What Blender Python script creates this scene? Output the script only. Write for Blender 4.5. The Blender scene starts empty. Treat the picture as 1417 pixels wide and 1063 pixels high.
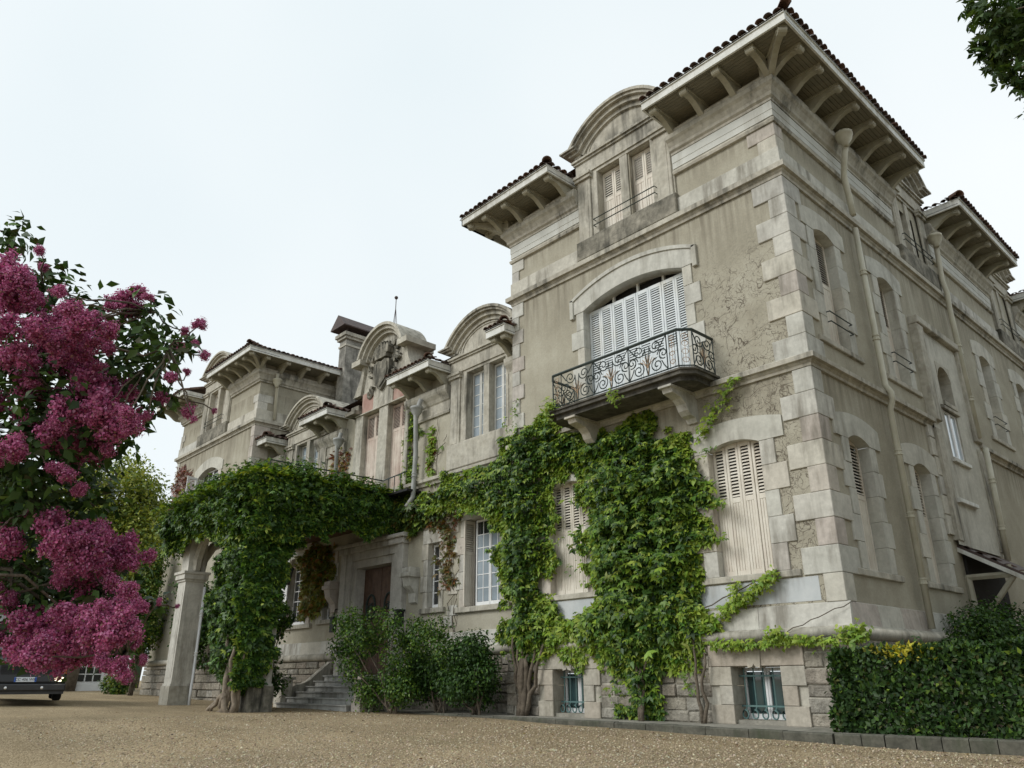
import bpy, bmesh, math, random
import numpy as np
from mathutils import Vector, Matrix
RN = random.Random(11)
NP = np.random.default_rng(5)
PI = math.pi
SC = bpy.context.scene
COL = SC.collection

# ---------------------------------------------------------------- camera
CAMP = Vector((5.9655, -13.1040, 0.75))
cd = bpy.data.cameras.new('camera'); cam = bpy.data.objects.new('camera', cd); COL.objects.link(cam)
yaw, pitch, roll = math.radians(47.1686), math.radians(21.0159), math.radians(-0.2454)
fwd = Vector((-math.sin(yaw)*math.cos(pitch), math.cos(yaw)*math.cos(pitch), math.sin(pitch)))
rgt = Vector((math.cos(yaw), math.sin(yaw), 0)); upv = rgt.cross(fwd)
r2 = math.cos(roll)*rgt + math.sin(roll)*upv; u2 = -math.sin(roll)*rgt + math.cos(roll)*upv
cam.matrix_world = Matrix(((r2.x, u2.x, -fwd.x, CAMP.x), (r2.y, u2.y, -fwd.y, CAMP.y), (r2.z, u2.z, -fwd.z, CAMP.z), (0, 0, 0, 1)))
cd.sensor_width = 36; cd.lens = 1065.634/1417*36; cd.clip_start = 0.05; cd.clip_end = 1500
SC.camera = cam

# ---------------------------------------------------------------- overcast daylight
SUN_DIR = Vector((-0.38, -0.84, 0.66)).normalized()      # towards the veiled sun
w = bpy.data.worlds.new('World'); SC.world = w; w.use_nodes = True
nt = w.node_tree; nt.nodes.clear()
out = nt.nodes.new('ShaderNodeOutputWorld'); bg = nt.nodes.new('ShaderNodeBackground')
sky = nt.nodes.new('ShaderNodeTexSky'); sky.sky_type = 'NISHITA'; sky.sun_disc = False
sky.sun_elevation = math.asin(SUN_DIR.z); sky.sun_rotation = math.atan2(SUN_DIR.x, SUN_DIR.y)
tc = nt.nodes.new('ShaderNodeTexCoord'); nz = nt.nodes.new('ShaderNodeTexNoise')
nz.inputs['Scale'].default_value = 1.6; nz.inputs['Detail'].default_value = 3; nz.inputs['Roughness'].default_value = .45
cr = nt.nodes.new('ShaderNodeValToRGB')
cr.color_ramp.elements[0].position = .3; cr.color_ramp.elements[0].color = (6.5, 7.15, 7.4, 1)
cr.color_ramp.elements[1].position = .7; cr.color_ramp.elements[1].color = (7.5, 7.85, 7.95, 1)
mx = nt.nodes.new('ShaderNodeMixRGB'); mx.inputs[0].default_value = .95
nt.links.new(tc.outputs['Generated'], nz.inputs['Vector']); nt.links.new(nz.outputs['Fac'], cr.inputs[0])
nt.links.new(sky.outputs[0], mx.inputs[1]); nt.links.new(cr.outputs[0], mx.inputs[2])
nt.links.new(mx.outputs[0], bg.inputs[0]); bg.inputs[1].default_value = .1
nt.links.new(bg.outputs[0], out.inputs[0])
sd = bpy.data.lights.new('sun', 'SUN'); so = bpy.data.objects.new('sun', sd); COL.objects.link(so)
sd.energy = 1.5; sd.angle = math.radians(25); sd.color = (1, .98, .94)
so.rotation_euler = (-SUN_DIR).to_track_quat('-Z', 'Y').to_euler()
SC.view_settings.view_transform = 'Standard'; SC.view_settings.look = 'None'
SC.view_settings.exposure = 0.40; SC.view_settings.gamma = 1
SC.render.engine = 'CYCLES'

# ---------------------------------------------------------------- materials
def nodes(name):
    m = bpy.data.materials.new(name); m.use_nodes = True
    t = m.node_tree; t.nodes.clear()
    o = t.nodes.new('ShaderNodeOutputMaterial'); p = t.nodes.new('ShaderNodeBsdfPrincipled')
    t.links.new(p.outputs[0], o.inputs[0])
    return m, t, p, o
def N(t, typ, **k):
    n = t.nodes.new(typ)
    for a, b in k.items():
        if a in n.inputs: n.inputs[a].default_value = b
        else: setattr(n, a, b)
    return n
def ramp(t, src, stops):
    r = t.nodes.new('ShaderNodeValToRGB')
    while len(r.color_ramp.elements) < len(stops): r.color_ramp.elements.new(.5)
    for e, (p, c) in zip(r.color_ramp.elements, stops): e.position = p; e.color = (*c, 1) if len(c) == 3 else c
    t.links.new(src, r.inputs[0]); return r.outputs[0]
def mix(t, f, a, b, mode='MIX'):
    m = t.nodes.new('ShaderNodeMixRGB'); m.blend_type = mode
    for i, v in ((0, f), (1, a), (2, b)):
        if hasattr(v, 'links'): t.links.new(v, m.inputs[i])
        else: m.inputs[i].default_value = v if i == 0 else (*v, 1)
    return m.outputs[0]
def noise(t, scale, detail=4, rough=.55, vec=None, stretch=None, dist=0):
    n = N(t, 'ShaderNodeTexNoise', Scale=scale, Detail=detail, Roughness=rough, Distortion=dist)
    v = vec or t.nodes.new('ShaderNodeNewGeometry').outputs['Position']
    if stretch:
        mp = t.nodes.new('ShaderNodeMapping'); mp.inputs['Scale'].default_value = stretch
        t.links.new(v, mp.inputs[0]); v = mp.outputs[0]
    t.links.new(v, n.inputs['Vector']); return n.outputs['Fac']
def bump(t, p, h, strength=.3, dist=.02):
    b = N(t, 'ShaderNodeBump', Strength=strength, Distance=dist)
    t.links.new(h, b.inputs['Height']); t.links.new(b.outputs[0], p.inputs['Normal'])
MT = {}
def mat(name, a, b, scale=3, rough=.85, streak=None, bumpk=(40, .25, .01), rnd=None, spec=.3, metal=0, fine=None):
    """two-tone noisy surface; streak = colour of weather runs; rnd = list of per-piece tints"""
    m, t, p, o = nodes(name)
    c = ramp(t, noise(t, scale, 6, .6), [(.3, a), (.7, b)])
    if rnd:
        oi = t.nodes.new('ShaderNodeObjectInfo')
        r = ramp(t, oi.outputs['Random'], rnd); c = mix(t, 1, c, r, 'MULTIPLY')
    if fine:
        f = ramp(t, noise(t, fine[0], 3, .6), [(.35, (fine[1],)*3), (.65, (1, 1, 1))]); c = mix(t, 1, c, f, 'MULTIPLY')
    if streak:
        s1 = noise(t, 2.2, 5, .65, stretch=(2.2, 2.2, .35)); s2 = noise(t, .7, 3, .5)
        f = N(t, 'ShaderNodeMath', operation='MULTIPLY'); t.links.new(s1, f.inputs[0]); t.links.new(s2, f.inputs[1])
        c = mix(t, ramp(t, f.outputs[0], [(.245, (0, 0, 0)), (.40, (streak[3],)*3)]), c, streak[:3])
    t.links.new(c, p.inputs['Base Color'])
    p.inputs['Roughness'].default_value = rough; p.inputs['Specular IOR Level'].default_value = spec; p.inputs['Metallic'].default_value = metal
    if bumpk: bump(t, p, noise(t, bumpk[0], 5, .6), bumpk[1], bumpk[2])
    MT[name] = m; return m
TINT = [(0, (1, 1, 1)), (.3, (.93, .95, .95)), (.5, (1.0, .97, .91)), (.68, (.92, .85, .84)), (.76, (.88, .81, .80)), (.86, (.84, .85, .86)), (1, (1.05, 1.04, 1.02))]
mat('pale_stone', (.44, .425, .38), (.61, .595, .54), 2.5, .85, (.16, .145, .115, .75), (55, .3, .008), TINT, fine=(14, .86))
mat('head_stone', (.44, .43, .385), (.585, .575, .52), 2.2, .85, (.20, .185, .15, .6), (55, .3, .008), [(0, (1, 1, 1)), (.5, (.94, .95, .94)), (1, (1.02, .99, .94))], fine=(14, .88))
mat('worn_stone', (.36, .335, .275), (.55, .525, .45), 2.8, .9, (.09, .085, .07, .85), (45, .4, .01), fine=(9, .8))
mat('mossy_stone', (.10, .095, .075), (.36, .335, .275), 3.2, .95, (.03, .03, .025, .95), (30, .6, .02), fine=(8, .7))
mat('plinth_stone', (.25, .235, .20), (.44, .42, .37), 3.4, .95, (.12, .11, .085, .75), (16, 1.0, .05), [(0, (1, 1, 1)), (.25, (.88, .86, .83)), (.5, (1.08, 1.04, .97)), (.75, (.98, .90, .85)), (1, (.80, .80, .79))], fine=(9, .62))
mat('dressed_stone', (.35, .33, .28), (.50, .475, .415), 2.6, .9, (.17, .15, .115, .75), (40, .5, .015), [(0, (1, 1, 1)), (.4, (.93, .91, .87)), (.7, (.98, .91, .87)), (1, (1.06, 1.04, 1.0))], fine=(12, .8))
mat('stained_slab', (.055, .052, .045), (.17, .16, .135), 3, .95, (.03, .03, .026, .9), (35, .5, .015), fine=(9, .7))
mat('cement_patch', (.40, .43, .44), (.52, .54, .54), 2.0, .9, (.22, .21, .19, .6))
mat('white_wood', (.60, .61, .57), (.72, .72, .69), 4, .6, (.33, .31, .26, .7), (60, .15, .004), fine=(20, .9))
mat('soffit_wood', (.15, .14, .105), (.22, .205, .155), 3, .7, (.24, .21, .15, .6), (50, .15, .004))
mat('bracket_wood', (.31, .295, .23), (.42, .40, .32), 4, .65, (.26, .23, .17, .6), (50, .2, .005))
mat('cream_paint', (.58, .535, .455), (.70, .66, .58), 3.5, .55, (.38, .29, .22, .5), (70, .15, .003))
mat('pink_paint', (.46, .37, .31), (.62, .55, .47), 3.0, .6, (.34, .22, .17, .6), (70, .15, .003))
mat('blue_paint', (.56, .60, .62), (.66, .70, .71), 3.5, .5, (.50, .43, .28, .35), (70, .1, .003))
mat('white_paint', (.68, .69, .69), (.76, .77, .77), 4, .45, None, (70, .08, .002))
mat('pipe_paint', (.44, .42, .33), (.55, .53, .43), 3, .5, (.28, .24, .17, .5), (40, .1, .003))
mat('terracotta', (.085, .070, .063), (.185, .125, .102), 6, .9, None, (60, .5, .006), [(0, (1, 1, 1)), (.3, (.55, .5, .5)), (.6, (1.2, .95, .85)), (.85, (.7, .75, .72)), (1, (1.5, 1.1, .9))], fine=(16, .6))
mat('red_render', (.29, .17, .14), (.42, .28, .235), 3, .9, (.45, .40, .33, .7), (40, .4, .01))
mat('door_wood', (.075, .045, .032), (.15, .09, .06), 5, .55, None, (50, .2, .004))
mat('iron', (.012, .022, .02), (.03, .045, .04), 8, .5, None, None, spec=.5)
mat('gilt_iron', (.30, .20, .12), (.42, .30, .2), 8, .6, None, None)
mat('teal_iron', (.07, .14, .14), (.12, .20, .19), 8, .55, None, None)
mat('lead_sheet', (.27, .28, .27), (.38, .385, .37), 2.5, .6, (.16, .155, .14, .7), None)
mat('frieze_paint', (.47, .475, .44), (.58, .585, .545), 2.0, .8, (.30, .28, .23, .6), (50, .2, .006))
mat('dark_metal', (.045, .032, .03), (.09, .06, .05), 3, .55, None, None)
mat('chimney_render', (.15, .145, .125), (.45, .43, .38), 2.2, .95, (.05, .05, .045, .9), (30, .5, .015), fine=(7, .7))
mat('slab_concrete', (.23, .22, .185), (.36, .34, .29), 2, .95, (.07, .075, .05, .7), (40, .4, .01), fine=(15, .75))
mat('kerb_stone', (.07, .07, .055), (.155, .148, .12), 3, .95, (.05, .06, .035, .8), (35, .5, .012), fine=(18, .7))
mat('step_stone', (.30, .30, .285), (.46, .46, .43), 2.6, .75, (.15, .145, .12, .8), (40, .2, .006))
mat('bark', (.075, .06, .045), (.17, .14, .105), 7, .95, None, (18, .9, .03))
mat('pale_bark', (.16, .13, .10), (.30, .25, .19), 7, .9, None, (18, .6, .02))
mat('black_plastic', (.014, .014, .016), (.022, .022, .025), 5, .45, None, None)
mat('rubber', (.012, .012, .012), (.02, .02, .02), 5, .85, None, None)
mat('van_paint', (.010, .011, .013), (.014, .015, .018), 2, .38, None, None, spec=.5)
mat('grey_plastic', (.035, .035, .037), (.05, .05, .052), 5, .5, None, None)
mat('amber', (.42, .10, .02), (.5, .14, .03), 5, .3, None, None)
mat('plate_white', (.62, .66, .72), (.66, .70, .75), 5, .4, None, None)
mat('plate_blue', (.03, .10, .42), (.04, .12, .46), 5, .4, None, None)
mat('black_print', (.012, .012, .012), (.014, .014, .014), 5, .5, None, None)
mat('chrome', (.6, .6, .6), (.65, .65, .65), 5, .15, None, None, metal=1)
mat('unlit_interior', (.02, .019, .018), (.03, .028, .025), 2, .9, None, None)  # near-black: darkness of unlit spaces put into the colour
mat('curtain', (.36, .40, .43), (.50, .53, .55), 2, .8, None, None)

def mk_stucco():
    m, t, p, o = nodes('stucco')
    c = ramp(t, noise(t, .9, 7, .62), [(.28, (.29, .27, .213)), (.5, (.37, .347, .28)), (.72, (.455, .435, .362))])
    c = mix(t, 1, c, ramp(t, noise(t, 22, 4, .6), [(.3, (.86, .86, .86)), (.7, (1.04, 1.03, 1.0))]), 'MULTIPLY')
    # torn-off creeper roots: fine branching dark lines, in patches
    g = t.nodes.new('ShaderNodeNewGeometry')
    nn = N(t, 'ShaderNodeTexNoise', Scale=1.5, Detail=4); t.links.new(g.outputs['Position'], nn.inputs['Vector'])
    ad = mix(t, .35, g.outputs['Position'], nn.outputs['Color'], 'ADD')
    acc = None
    for sc in (1.7, 2.4, 3.2, 4.3):
        v = noise(t, sc, 2.2, .55, dist=.9)
        s_ = N(t, 'ShaderNodeMath', operation='SUBTRACT'); t.links.new(v, s_.inputs[0]); s_.inputs[1].default_value = .5+.03*(sc-3)
        ab = N(t, 'ShaderNodeMath', operation='ABSOLUTE'); t.links.new(s_.outputs[0], ab.inputs[0])
        l = ramp(t, ab.outputs[0], [(.003, (1, 1, 1)), (.0095, (0, 0, 0))])
        acc = l if acc is None else mix(t, 1, acc, l, 'ADD')
    sp = t.nodes.new('ShaderNodeSeparateXYZ'); t.links.new(g.outputs['Position'], sp.inputs[0])
    def sm(sock, lo, hi):
        r = N(t, 'ShaderNodeMapRange', interpolation_type='SMOOTHSTEP'); t.links.new(sock, r.inputs[0])
        r.inputs[1].default_value = lo; r.inputs[2].default_value = hi; return r.outputs[0]
    def mul(a, b):
        n = N(t, 'ShaderNodeMath', operation='MULTIPLY'); t.links.new(a, n.inputs[0])
        if hasattr(b, 'links'): t.links.new(b, n.inputs[1])
        else: n.inputs[1].default_value = b
        return n.outputs[0]
    patch = sm(noise(t, 1.1, 4, .6), .33, .50)
    # the creeper once covered the front wall of the near pavilion
    zone = mul(sm(sp.outputs['X'], -3.2, -1.6), mul(sm(sp.outputs['Y'], .2, .02), sm(sp.outputs['Z'], 9.9, 8.0)))
    c = mix(t, mul(mul(acc, patch), mul(zone, .9)), c, (.115, .097, .075))
    # grime washed down from the string courses
    dr = noise(t, 1.6, 6, .7, stretch=(4, 4, .22)); acc2 = None
    for lo, hi, top in ((8.7, 10.42, 10.5), (4.9, 6.18, 6.4), (11.2, 11.76, 11.9)):
        lt = N(t, 'ShaderNodeMath', operation='LESS_THAN'); t.links.new(sp.outputs['Z'], lt.inputs[0]); lt.inputs[1].default_value = top
        q = mul(sm(sp.outputs['Z'], lo, hi), lt.outputs[0])
        acc2 = q if acc2 is None else mix(t, 1, acc2, q, 'ADD')
    c = mix(t, mul(ramp(t, dr, [(.42, (0, 0, 0)), (.66, (.75,)*3)]), acc2), c, (.17, .15, .115))
    s1 = noise(t, 2.0, 5, .65, stretch=(2, 2, .3))
    c = mix(t, ramp(t, s1, [(.56, (0, 0, 0)), (.75, (.45,)*3)]), c, (.23, .20, .15))
    t.links.new(c, p.inputs['Base Color']); p.inputs['Roughness'].default_value = .95; p.inputs['Specular IOR Level'].default_value = .15
    b1 = N(t, 'ShaderNodeBump', Strength=.35, Distance=.012); t.links.new(noise(t, 45, 6, .65), b1.inputs['Height']); t.links.new(b1.outputs[0], p.inputs['Normal'])
    MT['stucco'] = m
mk_stucco()

def mk_glass(name, col, rough=.03):
    m, t, p, o = nodes(name)
    c = ramp(t, noise(t, 1.5, 2), [(.3, tuple(x*.7 for x in col)), (.7, col)]); t.links.new(c, p.inputs['Base Color'])
    p.inputs['Roughness'].default_value = rough; p.inputs['Specular IOR Level'].default_value = .8; p.inputs['Coat Weight'].default_value = .5; p.inputs['Coat Roughness'].default_value = .02
    bump(t, p, noise(t, 1.2, 1), .06, .05)
    MT[name] = m
mk_glass('dark_glass', (.03, .034, .036)); mk_glass('curtain_glass', (.34, .40, .45)); mk_glass('teal_glass', (.035, .075, .08)); mk_glass('bright_glass', (.50, .60, .68))

def mk_leaf(name, rough=.45, trans=.28, tint=(1.35, 1.25, .5)):
    m, t, p, o = nodes(name)
    a = t.nodes.new('ShaderNodeAttribute'); a.attribute_name = 'Col'
    t.links.new(a.outputs['Color'], p.inputs['Base Color']); p.inputs['Roughness'].default_value = rough; p.inputs['Specular IOR Level'].default_value = .35
    tr = t.nodes.new('ShaderNodeBsdfTranslucent'); t.links.new(mix(t, 1, a.outputs['Color'], tint, 'MULTIPLY'), tr.inputs[0])
    ms = t.nodes.new('ShaderNodeMixShader'); ms.inputs[0].default_value = trans
    t.links.new(p.outputs[0], ms.inputs[1]); t.links.new(tr.outputs[0], ms.inputs[2]); t.links.new(ms.outputs[0], o.inputs[0])
    MT[name] = m
mk_leaf('leaf'); mk_leaf('petal', .7, .35, (1.1, .95, 1.05)); mk_leaf('waxy_leaf', .55, .18)

def mk_gravel():
    m, t, p, o = nodes('gravel')
    g = t.nodes.new('ShaderNodeNewGeometry')
    v = N(t, 'ShaderNodeTexVoronoi', Scale=44.0); t.links.new(g.outputs['Position'], v.inputs['Vector'])
    sep = t.nodes.new('ShaderNodeSeparateColor'); t.links.new(v.outputs['Color'], sep.inputs[0])
    c = ramp(t, sep.outputs[0], [(0, (.28, .222, .145)), (.35, (.37, .302, .203)), (.7, (.445, .37, .256)), (1, (.55, .475, .355))])
    big = ramp(t, noise(t, .35, 5, .6), [(.3, (.74, .73, .68)), (.7, (1.1, 1.07, 1.0))]); c = mix(t, 1, c, big, 'MULTIPLY')
    trk = ramp(t, noise(t, .5, 4, .6, stretch=(.25, 1.3, 1)), [(.35, (.82, .80, .76)), (.62, (1.06, 1.05, 1.03))]); c = mix(t, 1, c, trk, 'MULTIPLY')
    gap = ramp(t, v.outputs['Distance'], [(.45, (1, 1, 1)), (.8, (.55, .5, .45))]); c = mix(t, 1, c, gap, 'MULTIPLY')
    moss = ramp(t, noise(t, .55, 5, .7), [(.60, (0, 0, 0)), (.76, (.4,)*3)]); c = mix(t, moss, c, (.12, .125, .05))
    t.links.new(c, p.inputs['Base Color']); p.inputs['Roughness'].default_value = .95; p.inputs['Specular IOR Level'].default_value = .2
    inv = N(t, 'ShaderNodeMath', operation='SUBTRACT'); inv.inputs[0].default_value = 1; t.links.new(v.outputs['Distance'], inv.inputs[1])
    bump(t, p, inv.outputs[0], .9, .02)
    MT['gravel'] = m
mk_gravel()
def mk_emit(name, col, s):
    m, t, p, o = nodes(name); p.inputs['Base Color'].default_value = (*col, 1)
    p.inputs['Emission Color'].default_value = (*col, 1); p.inputs['Emission Strength'].default_value = s
    MT[name] = m
mk_emit('headlight_glow', (1, .86, .6), 2.2)

# ---------------------------------------------------------------- mesh helpers
def link(o, parent=None):
    COL.objects.link(o)
    if parent is not None: o.parent = parent
    return o
def tag(o, label=None, cat=None, group=None, kind=None):
    for k, v in (('label', label), ('category', cat), ('group', group), ('kind', kind)):
        if v: o[k] = v
    return o
def empty(name, loc=(0, 0, 0)):
    o = bpy.data.objects.new(name, None); o.location = loc; o.empty_display_size = .2; return link(o)
class MB:
    def __init__(s): s.v = []; s.f = []
    def add(s, vs, fs):
        b = len(s.v); s.v += [tuple(p) for p in vs]; s.f += [tuple(i+b for i in f) for f in fs]; return s
    def box(s, x0, x1, y0, y1, z0, z1):
        return s.add([(x0, y0, z0), (x1, y0, z0), (x1, y1, z0), (x0, y1, z0), (x0, y0, z1), (x1, y0, z1), (x1, y1, z1), (x0, y1, z1)],
                     [(0, 3, 2, 1), (4, 5, 6, 7), (0, 1, 5, 4), (1, 2, 6, 5), (2, 3, 7, 6), (3, 0, 4, 7)])
    def fbox(s, fr, s0, s1, z0, z1, d0, d1, ch=0):
        """box in a facade frame; ch chamfers its outer face"""
        a = [fr(s0, z0, d0), fr(s1, z0, d0), fr(s1, z1, d0), fr(s0, z1, d0)]
        if ch:
            a += [fr(s0, z0, d1-ch), fr(s1, z0, d1-ch), fr(s1, z1, d1-ch), fr(s0, z1, d1-ch)]
            a += [fr(s0+ch, z0+ch, d1), fr(s1-ch, z0+ch, d1), fr(s1-ch, z1-ch, d1), fr(s0+ch, z1-ch, d1)]
            fs = [(0, 3, 2, 1), (8, 9, 10, 11)]
            for q in (0, 4): fs += [(q, q+1, q+5, q+4), (q+1, q+2, q+6, q+5), (q+2, q+3, q+7, q+6), (q+3, q, q+4, q+7)]
        else:
            a += [fr(s0, z0, d1), fr(s1, z0, d1), fr(s1, z1, d1), fr(s0, z1, d1)]
            fs = [(0, 3, 2, 1), (4, 5, 6, 7), (0, 1, 5, 4), (1, 2, 6, 5), (2, 3, 7, 6), (3, 0, 4, 7)]
        return s.add(a, fs)
    def prism(s, fr, poly, d0, d1):
        n = len(poly)
        vs = [fr(a, b, d0) for a, b in poly] + [fr(a, b, d1) for a, b in poly]
        fs = [tuple(range(n))[::-1], tuple(range(n, 2*n))] + [(i, (i+1) % n, n+(i+1) % n, n+i) for i in range(n)]
        return s.add(vs, fs)
    def strip(s, fr, inner, outer, d0, d1):
        """band between two polylines of equal length (an arch)"""
        n = len(inner)
        vs = [fr(a, b, d) for d in (d0, d1) for L in (inner, outer) for a, b in L]
        I0, O0, I1, O1 = 0, n, 2*n, 3*n; fs = []
        for i in range(n-1):
            fs += [(I1+i, I1+i+1, O1+i+1, O1+i), (I0+i, O0+i, O0+i+1, I0+i+1), (I0+i, I0+i+1, I1+i+1, I1+i), (O0+i, O1+i, O1+i+1, O0+i+1)]
        for i in (0, n-1): fs.append((I0+i, O0+i, O1+i, I1+i))
        return s.add(vs, fs)
    def sweep(s, path, prof, z=0):
        """closed profile (d,z) along a plan path; outward = right-hand side of travel"""
        P = [Vector(p) for p in path]; m = len(prof); rings = []
        for i, p in enumerate(P):
            ns = []
            if i > 0: e = (P[i]-P[i-1]).normalized(); ns.append(Vector((e.y, -e.x)))
            if i < len(P)-1: e = (P[i+1]-P[i]).normalized(); ns.append(Vector((e.y, -e.x)))
            if len(ns) == 2:
                b = (ns[0]+ns[1]).normalized(); b = b/max(.2, b.dot(ns[0]))
            else: b = ns[0]
            rings.append([(p.x+b.x*d, p.y+b.y*d, z+h) for d, h in prof])
        vs = [q for r in rings for q in r]; fs = []
        for i in range(len(P)-1):
            for k in range(m): fs.append((i*m+k, i*m+(k+1) % m, (i+1)*m+(k+1) % m, (i+1)*m+k))
        fs += [tuple(range(m)), tuple(range((len(P)-1)*m, len(P)*m))[::-1]]
        return s.add(vs, fs)
    def tube(s, pts, r, n=6, r1=None, cap=True):
        P = [Vector(p) for p in pts]; L = len(P); rings = []
        t0 = (P[1]-P[0]).normalized(); ref = Vector((0, 0, 1)) if abs(t0.z) < .9 else Vector((1, 0, 0))
        a = t0.cross(ref).normalized()
        for i in range(L):
            t = (P[min(i+1, L-1)]-P[max(i-1, 0)]).normalized()
            a = (a - t*a.dot(t)); a = a.normalized() if a.length > 1e-6 else t.orthogonal().normalized()
            b = t.cross(a)
            rr = r if r1 is None else r+(r1-r)*i/(L-1)
            if callable(r): rr = r(i/(L-1))
            rings += [tuple(P[i]+a*rr*math.cos(2*PI*k/n)+b*rr*math.sin(2*PI*k/n)) for k in range(n)]
        fs = [(i*n+k, i*n+(k+1) % n, (i+1)*n+(k+1) % n, (i+1)*n+k) for i in range(L-1) for k in range(n)]
        if cap: fs += [tuple(range(n))[::-1], tuple(range((L-1)*n, L*n))]
        return s.add(rings, fs)
    def lathe(s, c, prof, n=12):
        vs = []; fs = []
        for r, z in prof: vs += [(c[0]+r*math.cos(2*PI*k/n), c[1]+r*math.sin(2*PI*k/n), c[2]+z) for k in range(n)]
        for i in range(len(prof)-1): fs += [(i*n+k, i*n+(k+1) % n, (i+1)*n+(k+1) % n, (i+1)*n+k) for k in range(n)]
        fs += [tuple(range(n))[::-1], tuple(range((len(prof)-1)*n, len(prof)*n))]
        return s.add(vs, fs)
    def ball(s, c, r, n=8, m=5):
        if not hasattr(r, '__len__'): r = (r, r, r)
        vs = []; fs = []
        for i in range(m+1):
            a = PI*i/m
            vs += [(c[0]+r[0]*math.sin(a)*math.cos(2*PI*k/n), c[1]+r[1]*math.sin(a)*math.sin(2*PI*k/n), c[2]+r[2]*math.cos(a)) for k in range(n)]
        fs = [(i*n+k, (i+1)*n+k, (i+1)*n+(k+1) % n, i*n+(k+1) % n) for i in range(m) for k in range(n)]
        return s.add(vs, fs)
    def mesh(s, name, m, smooth=False):
        me = bpy.data.meshes.new(name); me.from_pydata(s.v, [], s.f); me.validate()
        b = bmesh.new(); b.from_mesh(me); bmesh.ops.recalc_face_normals(b, faces=b.faces); b.to_mesh(me); b.free()
        me.materials.append(MT[m])
        if smooth: me.polygons.foreach_set('use_smooth', [True]*len(me.polygons))
        return me
    def build(s, name, m, parent=None, smooth=False):
        return link(bpy.data.objects.new(name, s.mesh(name, m, smooth)), parent)
def inst(name, me, parent, loc=(0, 0, 0), rot=(0, 0, 0), scale=(1, 1, 1)):
    o = bpy.data.objects.new(name, me); o.location = loc; o.rotation_euler = rot; o.scale = scale
    return link(o, parent)
def front(y0): return lambda s, z, d: (s, y0-d, z)
def side(x0): return lambda s, z, d: (x0+d, s, z)
def arc(s0, s1, zs, rise, n=10):
    """segmental arch from (s0,zs) to (s1,zs)"""
    h = (s1-s0)/2; R = (h*h+rise*rise)/(2*rise); c = (s0+s1)/2; zc = zs+rise-R
    a0 = math.asin(min(1, abs(h)/R)) * (1 if h > 0 else -1)
    return [(c+R*math.sin(-a0+2*a0*i/n), zc+R*math.cos(-a0+2*a0*i/n)) for i in range(n+1)]

# ---------------------------------------------------------------- foliage helper
def leaf_mesh(name, tv, tf, pos, rot, size, col, m='leaf'):
    tv = np.asarray(tv, float); k = len(tv); n = len(pos); fl = len(tf[0])
    V = np.einsum('nij,kj->nki', rot, tv)*np.asarray(size)[:, None, None]+np.asarray(pos)[:, None, :]
    F = (np.asarray(tf)[None, :, :]+np.arange(n)[:, None, None]*k).reshape(-1, fl)
    me = bpy.data.meshes.new(name); me.vertices.add(n*k); me.vertices.foreach_set('co', V.reshape(-1).astype(np.float32))
    nf = len(F); me.loops.add(nf*fl); me.polygons.add(nf)
    me.loops.foreach_set('vertex_index', F.reshape(-1).astype(np.int32))
    me.polygons.foreach_set('loop_start', np.arange(0, nf*fl, fl, dtype=np.int32))
    me.polygons.foreach_set('loop_total', np.full(nf, fl, dtype=np.int32))
    me.update()
    ca = me.color_attributes.new('Col', 'FLOAT_COLOR', 'POINT')
    c4 = np.ones((n, k, 4), np.float32); c4[:, :, :3] = np.asarray(col)[:, None, :]
    ca.data.foreach_set('color', c4.reshape(-1)); me.materials.append(MT[m])
    return me
def basis(nrm, tip):
    """rotation matrices: local z -> nrm, local y -> tip (made orthogonal)"""
    nrm = nrm/np.linalg.norm(nrm, axis=1, keepdims=True)
    t = tip-nrm*np.sum(nrm*tip, axis=1, keepdims=True); t /= np.linalg.norm(t, axis=1, keepdims=True)+1e-9
    return np.stack([np.cross(t, nrm), t, nrm], axis=2)
# ovate leaf folded along its midrib; creeper leaf of three leaflets; petal
OV = ([(0, 0, 0), (.28, .38, .07), (0, .42, 0), (-.28, .38, .07), (.2, .75, .04), (0, 1, -.06), (-.2, .75, .04)], [(0, 1, 4, 2), (0, 2, 6, 3), (2, 4, 5, 5), (2, 5, 5, 6)])
OV = ([(0, 0, 0), (.29, .4, .08), (0, 1, -.08), (0, .45, 0), (-.29, .4, .08)], [(0, 1, 2, 3), (0, 3, 2, 4)])
TRI = ([(0, 0, 0), (.2, .45, .05), (0, 1, -.08), (-.2, .45, .05), (.55, .22, 0), (.8, .62, -.1), (.28, .52, .02), (-.55, .22, 0), (-.8, .62, -.1), (-.28, .52, .02)], [(0, 1, 2, 3), (0, 4, 5, 6), (0, 9, 8, 7)])
def palette(n, cols, wts):
    c = np.asarray(cols)[NP.choice(len(cols), n, p=np.asarray(wts)/np.sum(wts))]
    return c*NP.uniform(.75, 1.25, (n, 1))*NP.uniform(.93, 1.07, (n, 3))
GREEN = [(.025, .063, .013), (.046, .106, .017), (.082, .162, .022), (.14, .23, .032)]
LIME = [(.21, .31, .032), (.27, .35, .05), (.15, .25, .028)]
def in_poly(px, py, poly):
    c = np.zeros(len(px), bool); j = len(poly)-1
    for i in range(len(poly)):
        xi, yi = poly[i]; xj, yj = poly[j]
        k = ((yi > py) != (yj > py)) & (px < (xj-xi)*(py-yi)/((yj-yi) or 1e-9)+xi); c ^= k; j = i
    return c
def vnoise(x, y, z, f, seed=0):
    """cheap smooth pseudo-noise in [-1,1]"""
    return (np.sin(x*f*1.7+seed+1.3*np.sin(z*f*1.1+seed*2))+np.sin(y*f*2.1+seed*1.7+1.1*np.sin(x*f*.9))+np.sin(z*f*1.9+seed*.6+1.2*np.sin(y*f*1.3+x*f*.7)))/3

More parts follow.
